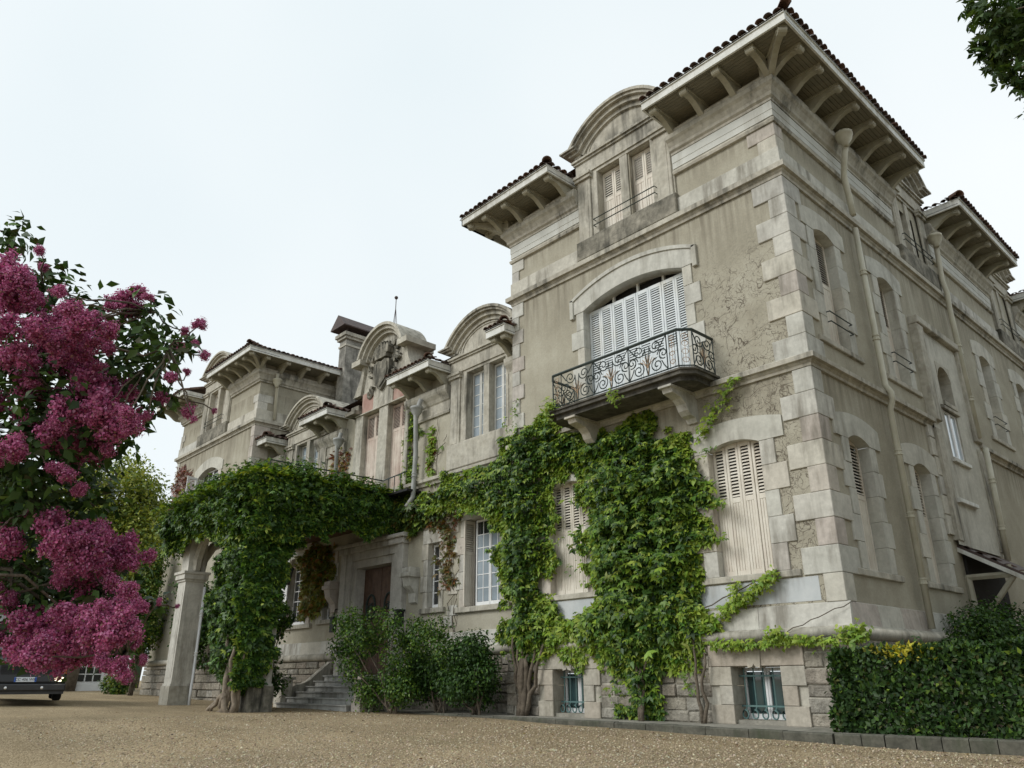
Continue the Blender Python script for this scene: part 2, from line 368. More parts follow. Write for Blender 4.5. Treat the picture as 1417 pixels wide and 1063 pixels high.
# ================================================================ SETTING
def smooth(a, b, x):
    t = max(0., min(1., (x-a)/(b-a))); return t*t*(3-2*t)
GX = [(-400, 1.2), (-60, .5), (-40, .35), (-30, .20), (-21, .05), (-14, .0), (-8.5, -.04), (0, -.14), (4, -.17), (60, -.5), (400, -.8)]
def ground_z(x, y):
    for (a, za), (b, zb) in zip(GX, GX[1:]):
        if x <= b: z = za+(zb-za)*(max(x, a)-a)/(b-a); break
    else: z = GX[-1][1]
    z += .17*math.exp(-((x+24)/7.5)**2-((y+8.5)/4.0)**2)
    z -= min(.55, .045*max(0, -y-2.2))*smooth(-14, -6, x)
    return z + .012*math.sin(x*1.3+y*.7)*math.sin(y*1.1-x*.4)
def axis(lo, hi, a, b, fine, grow=1.35):
    L = list(np.arange(a, b+1e-6, fine)); s = fine
    while L[-1] < hi: s *= grow; L.append(L[-1]+s)
    s = fine
    while L[0] > lo: s *= grow; L.insert(0, L[0]-s)
    return L
gx = axis(-380, 300, -40, 14, .5); gy = axis(-200, 300, -20, 4, .5)
g = MB(); nx = len(gx)
g.v = [(x, y, ground_z(x, y)) for y in gy for x in gx]
g.f = [(j*nx+i, j*nx+i+1, (j+1)*nx+i+1, (j+1)*nx+i) for j in range(len(gy)-1) for i in range(nx-1)]
tag(g.build('ground', 'gravel', smooth=True), kind='structure')

# pebbles lying loose on the drive
n = 52000
px = NP.uniform(-13, 4.5, n); py = -1.4-NP.beta(1.2, 1.0, n)*8.0
dd = np.hypot(px-CAMP.x, py-CAMP.y); keep = (NP.random(n) < np.clip((11/np.maximum(dd, 1))**2, 0, 1)) & (dd > 5); px = px[keep]; py = py[keep]; n = len(px)
pz = np.array([ground_z(a, b) for a, b in zip(px, py)])
OCT = ([(1, 0, 0), (0, 1, 0), (-1, 0, 0), (0, -1, 0), (0, 0, .7), (0, 0, -.7)], [(0, 1, 4), (1, 2, 4), (2, 3, 4), (3, 0, 4), (1, 0, 5), (2, 1, 5), (3, 2, 5), (0, 3, 5)])
ang = NP.uniform(0, 6.28, n); ti = NP.normal(0, .35, (n, 2))
nr = np.stack([ti[:, 0], ti[:, 1], np.ones(n)], 1); tp = np.stack([np.cos(ang), np.sin(ang), np.zeros(n)], 1)
me = leaf_mesh('pebbles', OCT[0], OCT[1], np.stack([px, py, pz+.003], 1), basis(nr, tp), NP.gamma(4, .0023, n)+.004,
               palette(n, [(.25, .20, .13), (.37, .30, .205), (.45, .378, .265), (.54, .475, .36), (.30, .225, .15)], [3, 4, 4, 1.2, 1]), 'leaf')
m, t, p, o = nodes('pebble'); a = t.nodes.new('ShaderNodeAttribute'); a.attribute_name = 'Col'; t.links.new(a.outputs['Color'], p.inputs['Base Color']); p.inputs['Roughness'].default_value = .9
MT['pebble'] = m; me.materials[0] = m
tag(link(bpy.data.objects.new('pebbles', me)), 'loose beige pebbles strewn over the gravel drive', kind='stuff')

# paved strip along the house with its kerb
PV = [(-13.0, -.62), (-8.6, -.78), (-4.4, -1.0), (-.6, -1.22), (.15, -1.33), (1.0, -1.26), (2.4, -1.05), (5, -.75), (9, -.4)]
pv = MB()
top = [(x, y, .0) for x, y in PV]; inn = [(x, .6, .012) for x, y in PV]
k = len(PV)
pv.add(top+inn, [(i, i+1, k+i+1, k+i) for i in range(k-1)])
pave = tag(pv.build('pavement', 'slab_concrete'), kind='structure')
def pv_at(x):
    for (a, ya), (b, yb) in zip(PV, PV[1:]):
        if x <= b: return ya+(yb-ya)*(x-a)/(b-a)
x = -13.0
while x < 5.5:
    L = RN.uniform(.55, .85) if x < -.2 else RN.uniform(.3, .42)
    x1 = x+L; a, b = Vector((x+.006, pv_at(x+.006), 0)), Vector((x1-.006, pv_at(x1-.006), 0))
    e = (b-a).normalized(); nn = Vector((e.y, -e.x, 0)); w_ = .13+RN.uniform(-.006, .006); zt = .012+RN.uniform(-.006, .006)
    q = [a+nn*w_, b+nn*w_, b-nn*.02, a-nn*.02]; ch = .02
    vs = [(p_.x, p_.y, -.45) for p_ in q]+[(p_.x, p_.y, zt-ch) for p_ in q]+[((p_+(a+b-p_*2)*.0 - nn*(ch if i < 2 else -0)).x, (p_-nn*(ch if i < 2 else 0)).y, zt) for i, p_ in enumerate(q)]
    fs = [(8, 9, 10, 11)]
    for r_ in (0, 4): fs += [(r_, r_+1, r_+5, r_+4), (r_+1, r_+2, r_+6, r_+5), (r_+2, r_+3, r_+7, r_+6), (r_+3, r_, r_+4, r_+7)]
    MB().add(vs, fs).build('kerb_stone', 'kerb_stone', pave); x = x1

# ================================================================ VILLA
VI = tag(empty('villa', (-15.5, 6, 0)), 'large grey and cream stone villa with deep bracketed eaves and arched dormers', 'house')
VI.location = (0, 0, 0)
F0 = front(0.); R0 = side(0.); FC = front(.5); FL = front(-.55); RL = side(-22.85)
XL = -8.08
Z_CAP, Z_S1, Z_S2, Z_E = 1.96, 6.20, 10.43, 13.08

def wall(fr, s0, s1, z0, z1, holes, m='stucco', d=0, name='wall'):
    ss = sorted({s0, s1, *[h[0] for h in holes], *[h[1] for h in holes]}); zs = sorted({z0, z1, *[h[2] for h in holes], *[h[3] for h in holes]})
    ss = [a for a in ss if s0 <= a <= s1]; zs = [a for a in zs if z0 <= a <= z1]; b = MB()
    for a, c in zip(ss, ss[1:]):
        for e, f in zip(zs, zs[1:]):
            u, v = (a+c)/2, (e+f)/2
            if any(h[0] < u < h[1] and h[2] < v < h[3] for h in holes): continue
            b.add([fr(a, e, d), fr(c, e, d), fr(c, f, d), fr(a, f, d)], [(0, 1, 2, 3)])
    return b.build(name, m, VI)

# ---- shutters
def shutter(fr, s0, s1, z0, z1, d, m, parent, lz=None, pitch=.06, fill=.52, planks=4):
    """one leaf: stiles, rails, louvres above lz, tongue-and-groove planks below"""
    b = MB(); w_ = .055; lz = lz if lz is not None else z0+(z1-z0)*.55
    g_ = .004; s0 += g_; s1 -= g_
    for a, c in ((s0, s0+w_), (s1-w_, s1)): b.fbox(fr, a, c, z0, z1, d, d+.04, .006)
    for e, f in ((z0, z0+.09), (lz-.05, lz+.05), (z1-.09, z1)): b.fbox(fr, s0+w_, s1-w_, e, f, d, d+.036)
    n_ = planks; pw = (s1-s0-2*w_)/n_
    for i in range(n_): b.fbox(fr, s0+w_+i*pw+.003, s0+w_+(i+1)*pw-.003, z0+.09, lz-.05, d+.006, d+.028+RN.uniform(0, .004), .004)
    b.fbox(fr, s0+w_, s1-w_, z0+.09, lz-.05, d, d+.006)
    z = lz+.05+pitch*.5
    while z < z1-.09-pitch*.3:
        h = pitch*fill
        b.add([fr(s0+w_, z+h*.5, d+.004), fr(s1-w_, z+h*.5, d+.004), fr(s1-w_, z-h*.5, d+.034), fr(s0+w_, z-h*.5, d+.034),
               fr(s0+w_, z+h*.5+.008, d+.006), fr(s1-w_, z+h*.5+.008, d+.006), fr(s1-w_, z-h*.5+.008, d+.036), fr(s0+w_, z-h*.5+.008, d+.036)],
              [(0, 1, 2, 3), (4, 5, 6, 7), (3, 2, 6, 7), (0, 1, 5, 4), (0, 3, 7, 4), (1, 2, 6, 5)])
        z += pitch
    return b.build('shutter', m, parent)
def back(fr, s0, s1, z0, z1, d, parent, m='unlit_interior'):  # near-black sheet behind an opening; the room's darkness is painted in
    MB().fbox(fr, s0-.02, s1+.02, z0-.02, z1+.02, d-.02, d).build('dark_backing', m, parent)
def casement(fr, s0, s1, z0, z1, d, parent, cols=2, rows=5, leaves=2, glass='curtain_glass', fm='white_paint', dark_top=False):
    L = (s1-s0)/leaves
    for j in range(leaves):
        a, c = s0+j*L, s0+(j+1)*L; b = MB()
        for e in ((a+.004, a+.05), (c-.05, c-.004)): b.fbox(fr, e[0], e[1], z0, z1, d, d+.05, .006)
        for e in ((z0, z0+.09), (z1-.06, z1)): b.fbox(fr, a+.05, c-.05, e[0], e[1], d, d+.046)
        f = b.build('window_frame', fm, parent)
        pw = (c-a-.1)/cols; ph = (z1-z0-.15)/rows
        for i in range(1, cols): MB().fbox(fr, a+.05+i*pw-.011, a+.05+i*pw+.011, z0+.09, z1-.06, d+.012, d+.036).build('glazing_bar', fm, parent)
        for i in range(1, rows): MB().fbox(fr, a+.05, c-.05, z0+.09+i*ph-.011, z0+.09+i*ph+.011, d+.014, d+.034).build('glazing_bar', fm, parent)
        for i in range(cols):
            for r in range(rows):
                g_ = 'dark_glass' if (dark_top and r == rows-1) else glass
                MB().fbox(fr, a+.05+i*pw+.011, a+.05+(i+1)*pw-.011, z0+.09+r*ph+.011, z0+.09+(r+1)*ph-.011, d+.018, d+.024).build('pane', g_, parent)

# ---- stone dressed windows
def jambs(fr, sc, hw, z0, z1, n, parent, w0=.30, w1=.50, dep=.3, d=.03, m='pale_stone', start=0, sides=(-1, 1)):
    h = (z1-z0)/n
    for sgn in sides:
        for i in range(n):
            ww = (w1 if (i+start) % 2 else w0)+RN.uniform(-.015, .015); a, c = sc+sgn*hw, sc+sgn*(hw+ww)
            MB().fbox(fr, min(a, c), max(a, c), z0+i*h+.003, z0+(i+1)*h-.003, -dep, d+RN.uniform(-.004, .006), .008).build('stone', m, parent)
def arch_head(fr, sc, hw, zs, rise, thick, over, parent_none=None, dep=.3, d=.035, m='head_stone', name='window'):
    b = MB(); inner = arc(sc-hw, sc+hw, zs, rise, 12)
    outer = arc(sc-hw-over, sc+hw+over, zs+thick-.04, rise*1.15, 12)
    # middle of the band, then both springer blocks
    oi = []
    for (a, z) in inner:
        u = (a-(sc-hw))/(2*hw); oi.append((sc-hw-over+u*2*(hw+over), np.interp(sc-hw-over+u*2*(hw+over), [q[0] for q in outer], [q[1] for q in outer])))
    b.strip(fr, inner, oi, -dep, d)
    for sg in (-1, 1):
        b.prism(fr, [(sc+sg*hw, zs), (sc+sg*(hw+over), zs), (sc+sg*(hw+over), zs+thick-.04)], -.02, d+.001)
    return b.build(name, m, VI)
def guard(fr, sc, hw, z, parent):
    b = MB()
    for zz in (z, z-.22):
        b.tube([fr(sc-hw-.03, zz, .01), fr(sc-hw-.03, zz, .1), fr(sc+hw+.03, zz, .1), fr(sc+hw+.03, zz, .01)], .014, 5)
    b.build('guard_rail', 'iron', parent)
HF, HR = [], []
def arched_window(fr, sc, hw, z0, zs, holes, filling='shutter', n=5, rise=.13, m='cream_paint', lz=None, leaves=4, rail=False, dsh=-.2, w0=.30, w1=.50, pitch=.06, sides=(-1, 1), start=0):
    w_ = arch_head(fr, sc, hw, zs, rise, .44, .52)
    jambs(fr, sc, hw, z0, zs, n, w_, w0, w1, sides=sides, start=start, m='pale_stone' if (z0 < 4 and fr is F0) else 'head_stone')
    MB().fbox(fr, sc-hw-.5, sc+hw+.5, z0-.12, z0, -.3, .055, .012).build('sill', 'worn_stone', w_)
    holes.append((sc-hw, sc+hw, z0, zs+rise))
    if filling == 'shutter':
        L = 2*hw/leaves
        for i in range(leaves): shutter(fr, sc-hw+i*L, sc-hw+(i+1)*L, z0+.02, zs+rise, dsh+RN.uniform(-.012, .012), m, w_, lz=lz if lz else zs-.85, pitch=pitch, planks=3)
        back(fr, sc-hw, sc+hw, z0, zs+rise, dsh-.05, w_)
    if rail: guard(fr, sc, hw, z0+.62, w_)
    return w_
# front of the near pavilion, ground floor
arched_window(F0, -1.785, .575, 2.55, 5.0, HF, lz=4.0, pitch=.065)
arched_window(F0, -6.29, .57, 2.55, 5.0, HF, lz=4.0, pitch=.065, leaves=4)
# side elevation
for yc in (1.53, 4.62):
    arched_window(R0, yc, .46, 2.55, 5.0, HR, lz=4.0, leaves=2, dsh=-.24, w0=.26, w1=.40, pitch=.065)
    arched_window(R0, yc, .46, 7.02, 9.58, HR, lz=8.55, leaves=2, rail=True, dsh=-.24, w0=.30, w1=.44)
for yc in (11.46, 14.83): arched_window(R0, yc, .46, 7.02, 9.5, HR, lz=8.4, leaves=2, rail=True, dsh=-.24, n=5)
arched_window(R0, 18.6, .46, 7.02, 9.5, HR, lz=8.4, leaves=2, rail=True, dsh=-.24, n=5)

# ---- balcony window
bw = MB(); hw, sc, zs, rise = 1.485, -4.035, 9.33, .30
inner = arc(sc-hw, sc+hw, zs, rise, 18); outer = arc(sc-hw-.33, sc+hw+.33, 9.70, .40, 18)
bw.strip(F0, inner, [(sc+(a-sc)*(hw+.33)/hw, np.interp(sc+(a-sc)*(hw+.33)/hw, [q[0] for q in outer], [q[1] for q in outer])) for a, z in inner], -.32, .04)
for sg in (-1, 1): bw.prism(F0, [(sc+sg*hw, zs), (sc+sg*(hw+.33), zs), (sc+sg*(hw+.33), 9.70)], -.05, .041)
lab_o = arc(sc-hw-.42, sc+hw+.42, 9.72, .46, 18)
BW = bw.build('window', 'head_stone', VI)
MB().strip(F0, [(sc+(a-sc)*(hw+.30)/hw, np.interp(sc+(a-sc)*(hw+.30)/hw, [q[0] for q in outer], [q[1] for q in outer])-.02) for a, z in inner], lab_o, .0, .075).build('hood_mould', 'head_stone', BW)
for sg in (-1, 1):
    a, c = sorted((sc+sg*(hw+.30), sc+sg*(hw+.42)))
    MB().fbox(F0, a, c, 9.22, 9.75, .0, .075, .01).build('hood_mould', 'head_stone', BW)
jambs(F0, sc, hw, 6.44, zs, 6, BW, .24, .42, dep=.32, start=1, m='head_stone')
HF.append((sc-hw, sc+hw, 6.44, zs+rise))
L = 2*hw/8
for i in range(8): shutter(F0, sc-hw+i*L, sc-hw+(i+1)*L, 6.46, 9.36, -.24+(.006 if i % 2 else 0), 'blue_paint', BW, lz=7.6, pitch=.06, planks=2, fill=.8)
back(F0, sc-hw, sc+hw, 6.44, zs+rise, -.42, BW)
tr = MB(); tr.fbox(F0, sc-hw, sc+hw, 9.30, 9.36, -.34, -.27)
for q in (-.75, 0, .75): tr.fbox(F0, sc+q-.03, sc+q+.03, 9.36, 9.7, -.34, -.28)
tr.build('transom', 'white_wood', BW)

# ---- balcony with scrolled ironwork
BX0, BX1, BY = -6.0, -1.94, -1.02
bs = MB()
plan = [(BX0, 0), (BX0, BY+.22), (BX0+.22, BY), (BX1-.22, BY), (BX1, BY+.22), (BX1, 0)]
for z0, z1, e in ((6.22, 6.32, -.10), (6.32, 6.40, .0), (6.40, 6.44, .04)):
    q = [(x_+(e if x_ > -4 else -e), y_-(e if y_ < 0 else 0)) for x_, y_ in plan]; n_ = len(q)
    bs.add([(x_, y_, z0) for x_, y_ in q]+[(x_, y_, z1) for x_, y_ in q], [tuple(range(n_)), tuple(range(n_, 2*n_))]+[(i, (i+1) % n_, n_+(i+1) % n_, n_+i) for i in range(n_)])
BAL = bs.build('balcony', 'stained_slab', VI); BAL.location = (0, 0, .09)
prof = [(0, 0), (.86, 0), (.88, -.06), (.84, -.14), (.70, -.17), (.55, -.20), (.42, -.30), (.36, -.42), (.26, -.50), (.12, -.53), (.06, -.62), (0, -.62)]
for xb in (-5.25, -2.62):
    b = MB(); b.add([(xb-.12, -d, 6.215+z) for d, z in prof]+[(xb+.12, -d, 6.215+z) for d, z in prof], [tuple(range(12)), tuple(range(12, 24))]+[(i, (i+1) % 12, 12+(i+1) % 12, 12+i) for i in range(12)])
    b.box(xb-.16, xb+.16, -.95, 0, 6.17, 6.214)
    b.build('console', 'pale_stone', BAL)
rp = [(x_+(-.06 if x_ > -4 else .06), y_+(.06 if y_ < 0 else 0)) for x_, y_ in plan]
rl = MB(); rl.tube([(x_, y_, 7.31) for x_, y_ in rp], .033, 6); rl.tube([(x_, y_, 6.52) for x_, y_ in rp], .016, 5)
for x_, y_ in rp[1:5]: rl.tube([(x_, y_, 6.44), (x_, y_, 7.3)], .014, 5)
rl.build('handrail', 'iron', BAL)
def spiral(c, r0, r1, a0, turns, n=26): return [(c[0]+(r0+(r1-r0)*i/n)*math.cos(a0+turns*2*PI*i/n), c[1]+(r0+(r1-r0)*i/n)*math.sin(a0+turns*2*PI*i/n)) for i in range(n+1)]
def iron_panel(p0, p1):
    """ornamental panel between two plan points, z 6.53 to 7.29"""
    p0, p1 = Vector(p0), Vector(p1); W = (p1-p0).length; e = (p1-p0)/W; H = .76; b = MB(); gold = MB()
    def P(u, v): q = p0+e*u; return (q.x, q.y, 6.53+v)
    def T(pts, r=.0135, bb=None): (bb or b).tube([P(u, v) for u, v in pts], r, 4)
    T([(0, 0), (0, H)], .014); T([(W, 0), (W, H)], .014)
    if W < .45:
        T([(W*.25, 0), (W*.25, H)], .006); T([(W*.75, 0), (W*.75, H)], .006)
        for v in (.12, .3, .48, .64):
            r_ = W*.22; T([(W/2+r_*math.cos(a), v+r_*.8*math.sin(a)) for a in np.linspace(0, 2*PI, 13)], .007, gold)
    else:
        k_ = min(W/2, .5)
        for sx in (-1, 1):
            cx = W/2
            f = lambda pts, bb=None, r=.0135: T([(cx+sx*u, v) for u, v in pts], r, bb)
            f(spiral((k_*.42, H*.78), H*.20, H*.035, PI*.95, 1.55))        # top scroll
            f(spiral((k_*.48, H*.22), H*.21, H*.035, PI*.5, 1.6))           # bottom scroll
            f(spiral((k_*.82, H*.50), H*.16, H*.03, -PI*.4, -1.45))         # outer scroll
            f([(k_*.42-H*.2, H*.78), (k_*.1, H*.62), (k_*.04, H*.42), (k_*.08, H*.2), (k_*.02, H*.02)])
            f([(k_*.98, H*.98), (k_*.8, H*.83), (k_*.68, H*.72)]); f([(k_*.98, H*.02), (k_*.82, H*.16), (k_*.72, H*.3)])
            f([(k_*.72, H*.62), (k_*.58, H*.6), (k_*.5, H*.5)]); f([(k_*.7, H*.36), (k_*.62, H*.42)])
            for a in (.35, .75, 1.1): f([(0.0, H*.2), (k_*.16*a, H*.36), (k_*.34*a, H*(.62-.16*a))], gold, .009)
        T([(W/2, .01), (W/2, H*.62)], .009, gold)
    if W < .45: gold.tube([P(W/2, .05), P(W/2, H-.05)], .006, 4)
    b.build('railing_panel', 'iron', BAL); gold.build('railing_ornament', 'gilt_iron', BAL)
q = rp
xs = [q[2][0], q[2][0]+.26]; span = (q[3][0]-.26)-xs[1]
xs += [xs[1]+span/3, xs[1]+2*span/3, q[3][0]-.26, q[3][0]]
for a, c in zip(xs, xs[1:]): iron_panel((a, q[2][1]), (c, q[2][1]))
iron_panel(q[1], q[2]); iron_panel(q[3], q[4]); iron_panel(q[4], q[5]); iron_panel(q[0], q[1])

# ---- walls of the near pavilion
HF += [(-2.23, -1.26, .08, .94), (-6.72, -5.82, .08, .94)]
wall(F0, XL, 0, 0, Z_E+.1, HF+[(-4.83, -4.06, 11.25, 13.13), (-3.80, -3.03, 11.25, 13.13)])
HR += [(6.72, 7.62, 7.1, 8.1), (6.62, 7.50, 5.62, 6.86), (6.86, 7.7, 11.25, 12.7)]
wall(R0, 0, 24, 0, Z_E+.1, HR)
wall(side(XL), 0, 6, 6, Z_E+.1, [])
wall(front(24), XL, 0, 0, Z_E, [])

# ---- basement: coursed rubble, torus, base blocks
PL = MB().sweep([(-8.08, .5), (-8.08, 0), (0, 0), (0, 14)], [(0, 1.335), (.10, 1.335), (.17, 1.36), (.215, 1.41), (.225, 1.47), (.20, 1.53), (.15, 1.57), (0, 1.575)]).build('plinth', 'worn_stone', VI, True)
def rubble(fr, s0, s1, holes, z1=1.33, sd=1, d=.15, lo=.38, hi=.8):
    R = random.Random(sd); zs = [0]
    while zs[-1] < z1-.05:
        h = R.uniform(.17, .30); zs.append(min(z1, zs[-1]+h) if z1-(zs[-1]+h) > .12 else z1)
    for a, c in zip(zs, zs[1:]):
        s = s0
        while s < s1-.02:
            e = s+R.uniform(lo, hi); e = e if s1-e > .2 else s1
            for h in holes:
                if s < h[1] and e > h[0] and a < h[3] and c > h[2]:
                    if s < h[0]: e = h[0]
                    else: s = e = h[1]
            if e-s > .06: j = lambda q=.012: R.uniform(-q, q); dd_ = d+R.uniform(-.03, .03); b_ = MB().fbox(fr, s+.009+j(.005), e-.009+j(.005), a+.009+j(.005), c-.009+j(.005), .0, dd_, .02); b_.v = [tuple(x_+(j(.009) if k_ > 3 else 0) for x_ in v_) for k_, v_ in enumerate(b_.v)]; b_.build('stone', 'plinth_stone', PL)
            s = max(e, s+.001)
bh = [(-2.68, -.83, 0, 1.33), (-7.15, -5.38, 0, 1.33)]
rubble(F0, XL-.15, .15, bh, sd=3, lo=.24, hi=.62); rubble(R0, 0.02, 5.5, [], sd=5)
for a_, c_ in ((XL-.15, -6.74), (-5.80, -2.25), (-1.24, .118)): MB().fbox(F0, a_, c_, -.05, 1.34, .0, .118).build('mortar', 'worn_stone', PL)
MB().fbox(R0, .001, 14, -.05, 1.338, 0, .1185).build('mortar', 'worn_stone', PL)
for k_ in range(1, 3): pass
def base_blocks(fr, s0, s1, sd):
    R = random.Random(sd); s = s0
    while s < s1-.05:
        e = s+R.uniform(.9, 1.6); e = e if s1-e > .5 else s1
        b = MB(); g_ = .004
        b.add([fr(s+g_, 1.57, 0), fr(e-g_, 1.57, 0), fr(e-g_, Z_CAP, 0), fr(s+g_, Z_CAP, 0), fr(s+g_, 1.57, .085), fr(e-g_, 1.57, .085), fr(e-g_, Z_CAP-.02, .05), fr(s+g_, Z_CAP-.02, .05)],
              [(0, 1, 5, 4), (4, 5, 6, 7), (7, 6, 2, 3), (0, 4, 7, 3), (1, 2, 6, 5)])
        b.build('base_block', 'pale_stone', PL); s = e
base_blocks(F0, XL-.05, 0.085, 2); base_blocks(R0, 0.0, 12, 4)
# basement windows with grilles
for sc, hw in ((-1.745, .485), (-6.27, .45)):
    lint = MB()
    lint.fbox(F0, sc-hw-.45, sc+hw+.45, .96, 1.33, -.3, .165, .01)
    W_ = lint.build('window', 'dressed_stone', VI)
    ky = MB(); ky.prism(F0, [(sc-.16, 1.335), (sc-.12, .93), (sc-.03, .95), (sc, 1.0), (sc+.03, .95), (sc+.12, .93), (sc+.16, 1.335)], .0, .19); ky.build('keystone', 'dressed_stone', W_)
    jambs(F0, sc, hw, .0, .955, 3, W_, .28, .46, dep=.32, d=.165, start=1, m='dressed_stone')
    MB().fbox(F0, sc-hw, sc+hw, -.05, .075, -.32, .10).build('sill', 'slab_concrete', W_)
    casement(F0, sc-hw+.02, sc+hw-.02, .08, .94, -.26, W_, cols=1, rows=1, leaves=2, glass='teal_glass')
    gr = MB(); nb = 5
    for i in range(nb):
        u = sc-hw+.10+i*(2*hw-.2)/(nb-1)
        gr.tube([F0(u, .93, -.1), F0(u, .55, -.1), F0(u, .30, -.1), F0(u, .22, -.05)], .013, 5)
        gr.tube([F0(u+.055*math.cos(a)*1.0, .165+.07*math.sin(a), -.03) for a in np.linspace(PI*.55, PI*2.9, 20)], .014, 5)
    for zz in (.30, .80): gr.fbox(F0, sc-hw, sc+hw, zz-.014, zz+.014, -.115, -.085)
    gr.build('window_grille', 'teal_iron', W_)
# grey cement patches under the ground floor sills
MB().fbox(F0, -2.9, -.42, 2.0, 2.41, 0, .006).build('render_patch', 'cement_patch', VI)
MB().fbox(F0, -7.4, -5.2, 2.0, 2.41, 0, .006).build('render_patch', 'cement_patch', VI)

# ---- quoins
def quoin(x, y, L1, L2, z0, z1, sx, d=.035):
    """corner block: runs L1 along the front and L2 along the flank; sx=+1 right corner"""
    a, b_ = (x-L1, x+d) if sx > 0 else (x-d, x+L1); c = .01; m_ = MB()
    X0, X1, Y0, Y1 = a, b_, y-d, y+L2; za, zb = z0+.003, z1-.003
    pl = [(X0, Y0+c), (X0+c, Y0), (X1-c, Y0), (X1, Y0+c), (X1, Y1), (X0, Y1)]
    pl2 = [(X0, Y0+c), (X0+c, Y0+c*.8), (X1-c, Y0+c*.8), (X1-c*.8, Y0+c), (X1-c*.8, Y1), (X0, Y1)]
    n_ = 6; rings = [(pl2, za), (pl, za+c), (pl, zb-c), (pl2, zb)]
    vs = [(u, v, z) for p_, z in rings for u, v in p_]
    fs = [tuple(range(6))[::-1], tuple(range(18, 24))]+[(k_*6+i, k_*6+(i+1) % 6, (k_+1)*6+(i+1) % 6, (k_+1)*6+i) for k_ in range(3) for i in range(6)]
    m_.add(vs, fs).build('quoin', 'pale_stone', VI)
def quoins(x, y, z0, z1, n, sx, a=(.34, .66), b=(.28, .60), start=0):
    h = (z1-z0)/n
    for i in range(n):
        k_ = (i+start) % 2; quoin(x, y, a[k_]+RN.uniform(-.02, .02), b[k_]+RN.uniform(-.02, .02), z0+i*h, z0+(i+1)*h, sx, .035+RN.uniform(-.003, .004))
quoins(0, 0, Z_CAP, 6.19, 9, 1, start=0, b=(.36, .70)); quoins(0, 0, 6.43, 10.42, 9, 1, start=1, b=(.36, .66)); quoins(0, 0, 11.12, 11.77, 2, 1, a=(.40, .62), b=(.3, .3))
quoins(XL, 0, 6.43, 10.42, 10, -1, a=(.24, .40), b=(.2, .4)); quoins(XL, 0, 11.12, 11.77, 2, -1, a=(.24, .42), b=(.2, .3))
for yy, z0 in ((.42, 2.95), (.42, 3.85), (.42, 7.5), (.42, 8.45)): pass

# ---- string courses and entablature
S1P = [(0, 6.19), (.05, 6.19), (.06, 6.24), (.09, 6.27), (.10, 6.30), (.165, 6.31), (.17, 6.40), (.15, 6.42), (0, 6.45)]
S2P = [(0, 10.42), (.05, 10.42), (.06, 10.48), (.09, 10.51), (.10, 10.54), (.165, 10.55), (.17, 10.67), (.14, 10.69), (0, 10.72)]
for path in ([(XL, .5), (XL, 0), (0, 0), (0, 5.75)],): MB().sweep(path, S1P).build('string_course', 'worn_stone', VI)
MB().sweep([(0, 8.85), (0, 24)], S1P).build('string_course', 'worn_stone', VI)
MB().sweep([(XL, 6), (XL, 0), (0, 0), (0, 24)], S2P).build('string_course', 'worn_stone', VI)
BAND = [(0, 10.70), (.06, 10.70), (.06, 11.11), (.05, 11.12), (0, 11.12)]
FRZ = [(0, 11.925), (.055, 11.925), (.055, 12.08), (.065, 12.085), (.065, 12.29), (0, 12.29)]
MLD = [(0, 11.76), (.07, 11.77), (.09, 11.83), (.08, 11.86), (.04, 11.88), (.04, 11.92), (0, 11.92)]
ENT = [(0, 12.295), (.08, 12.30), (.08, 12.36), (.13, 12.40), (.14, 12.47), (.20, 12.58), (.26, 12.64), (.27, 12.74), (.24, 12.80), (.24, 12.86), (0, 12.88)]
SEG = ([(XL, 6), (XL, 0), (-5.48, 0)], [(-2.52, 0), (0, 0), (0, 6.05)], [(0, 8.45), (0, 13.65)], [(0, 16.2), (0, 24)])
for pth in SEG:
    MB().sweep(pth, BAND).build('stone_band', 'pale_stone', VI); MB().sweep(pth, FRZ).build('frieze', 'frieze_paint', VI); MB().sweep(pth, MLD).build('moulding', 'worn_stone', VI); MB().sweep(pth, ENT).build('cornice', 'worn_stone', VI)

# ---- eaves
def br_mesh():
    pr = [(0, 0), (.90, 0), (.955, -.02), (.965, -.07), (.90, -.115), (.80, -.105), (.68, -.115), (.54, -.17), (.40, -.27), (.28, -.36), (.16, -.40), (.08, -.385), (0, -.40)]
    b = MB(); n_ = len(pr)
    b.add([(-.065, -d, z) for d, z in pr]+[(.065, -d, z) for d, z in pr], [tuple(range(n_)), tuple(range(n_, 2*n_))]+[(i, (i+1) % n_, n_+(i+1) % n_, n_+i) for i in range(n_)])
    def drum(d, z, r, w_): b.add([(x_, -d+r*math.cos(a), z+r*math.sin(a)) for x_ in (-w_, w_) for a in np.linspace(0, 2*PI, 13)[:-1]], [tuple(range(12)), tuple(range(12, 24))]+[(i, (i+1) % 12, 12+(i+1) % 12, 12+i) for i in range(12)])
    drum(.905, -.075, .075, .092); drum(.905, -.075, .03, .11); drum(.13, -.33, .055, .08); b.box(-.10, .10, -.98, 0, -.03, -.001)
    return b.mesh('bracket', 'bracket_wood')
BR = br_mesh()
def tile_mesh():
    b = MB(); n_ = 8
    def ring(y, r, z): return [(r*math.cos(PI*i/n_), y, z+r*math.sin(PI*i/n_)) for i in range(n_+1)]
    o0, o1 = ring(0, .105, 0), ring(.48, .088, 0); i0, i1 = ring(0, .083, 0), ring(.48, .068, 0); k_ = n_+1
    vs = o0+o1+i0+i1; fs = []
    for i in range(n_): fs += [(i, i+1, k_+i+1, k_+i), (2*k_+i, 3*k_+i, 3*k_+i+1, 2*k_+i+1), (i, 2*k_+i, 2*k_+i+1, i+1)]
    return b.add(vs, fs).mesh('roof_tile', 'terracotta', True)
TILE = tile_mesh(); PIT = math.radians(19)
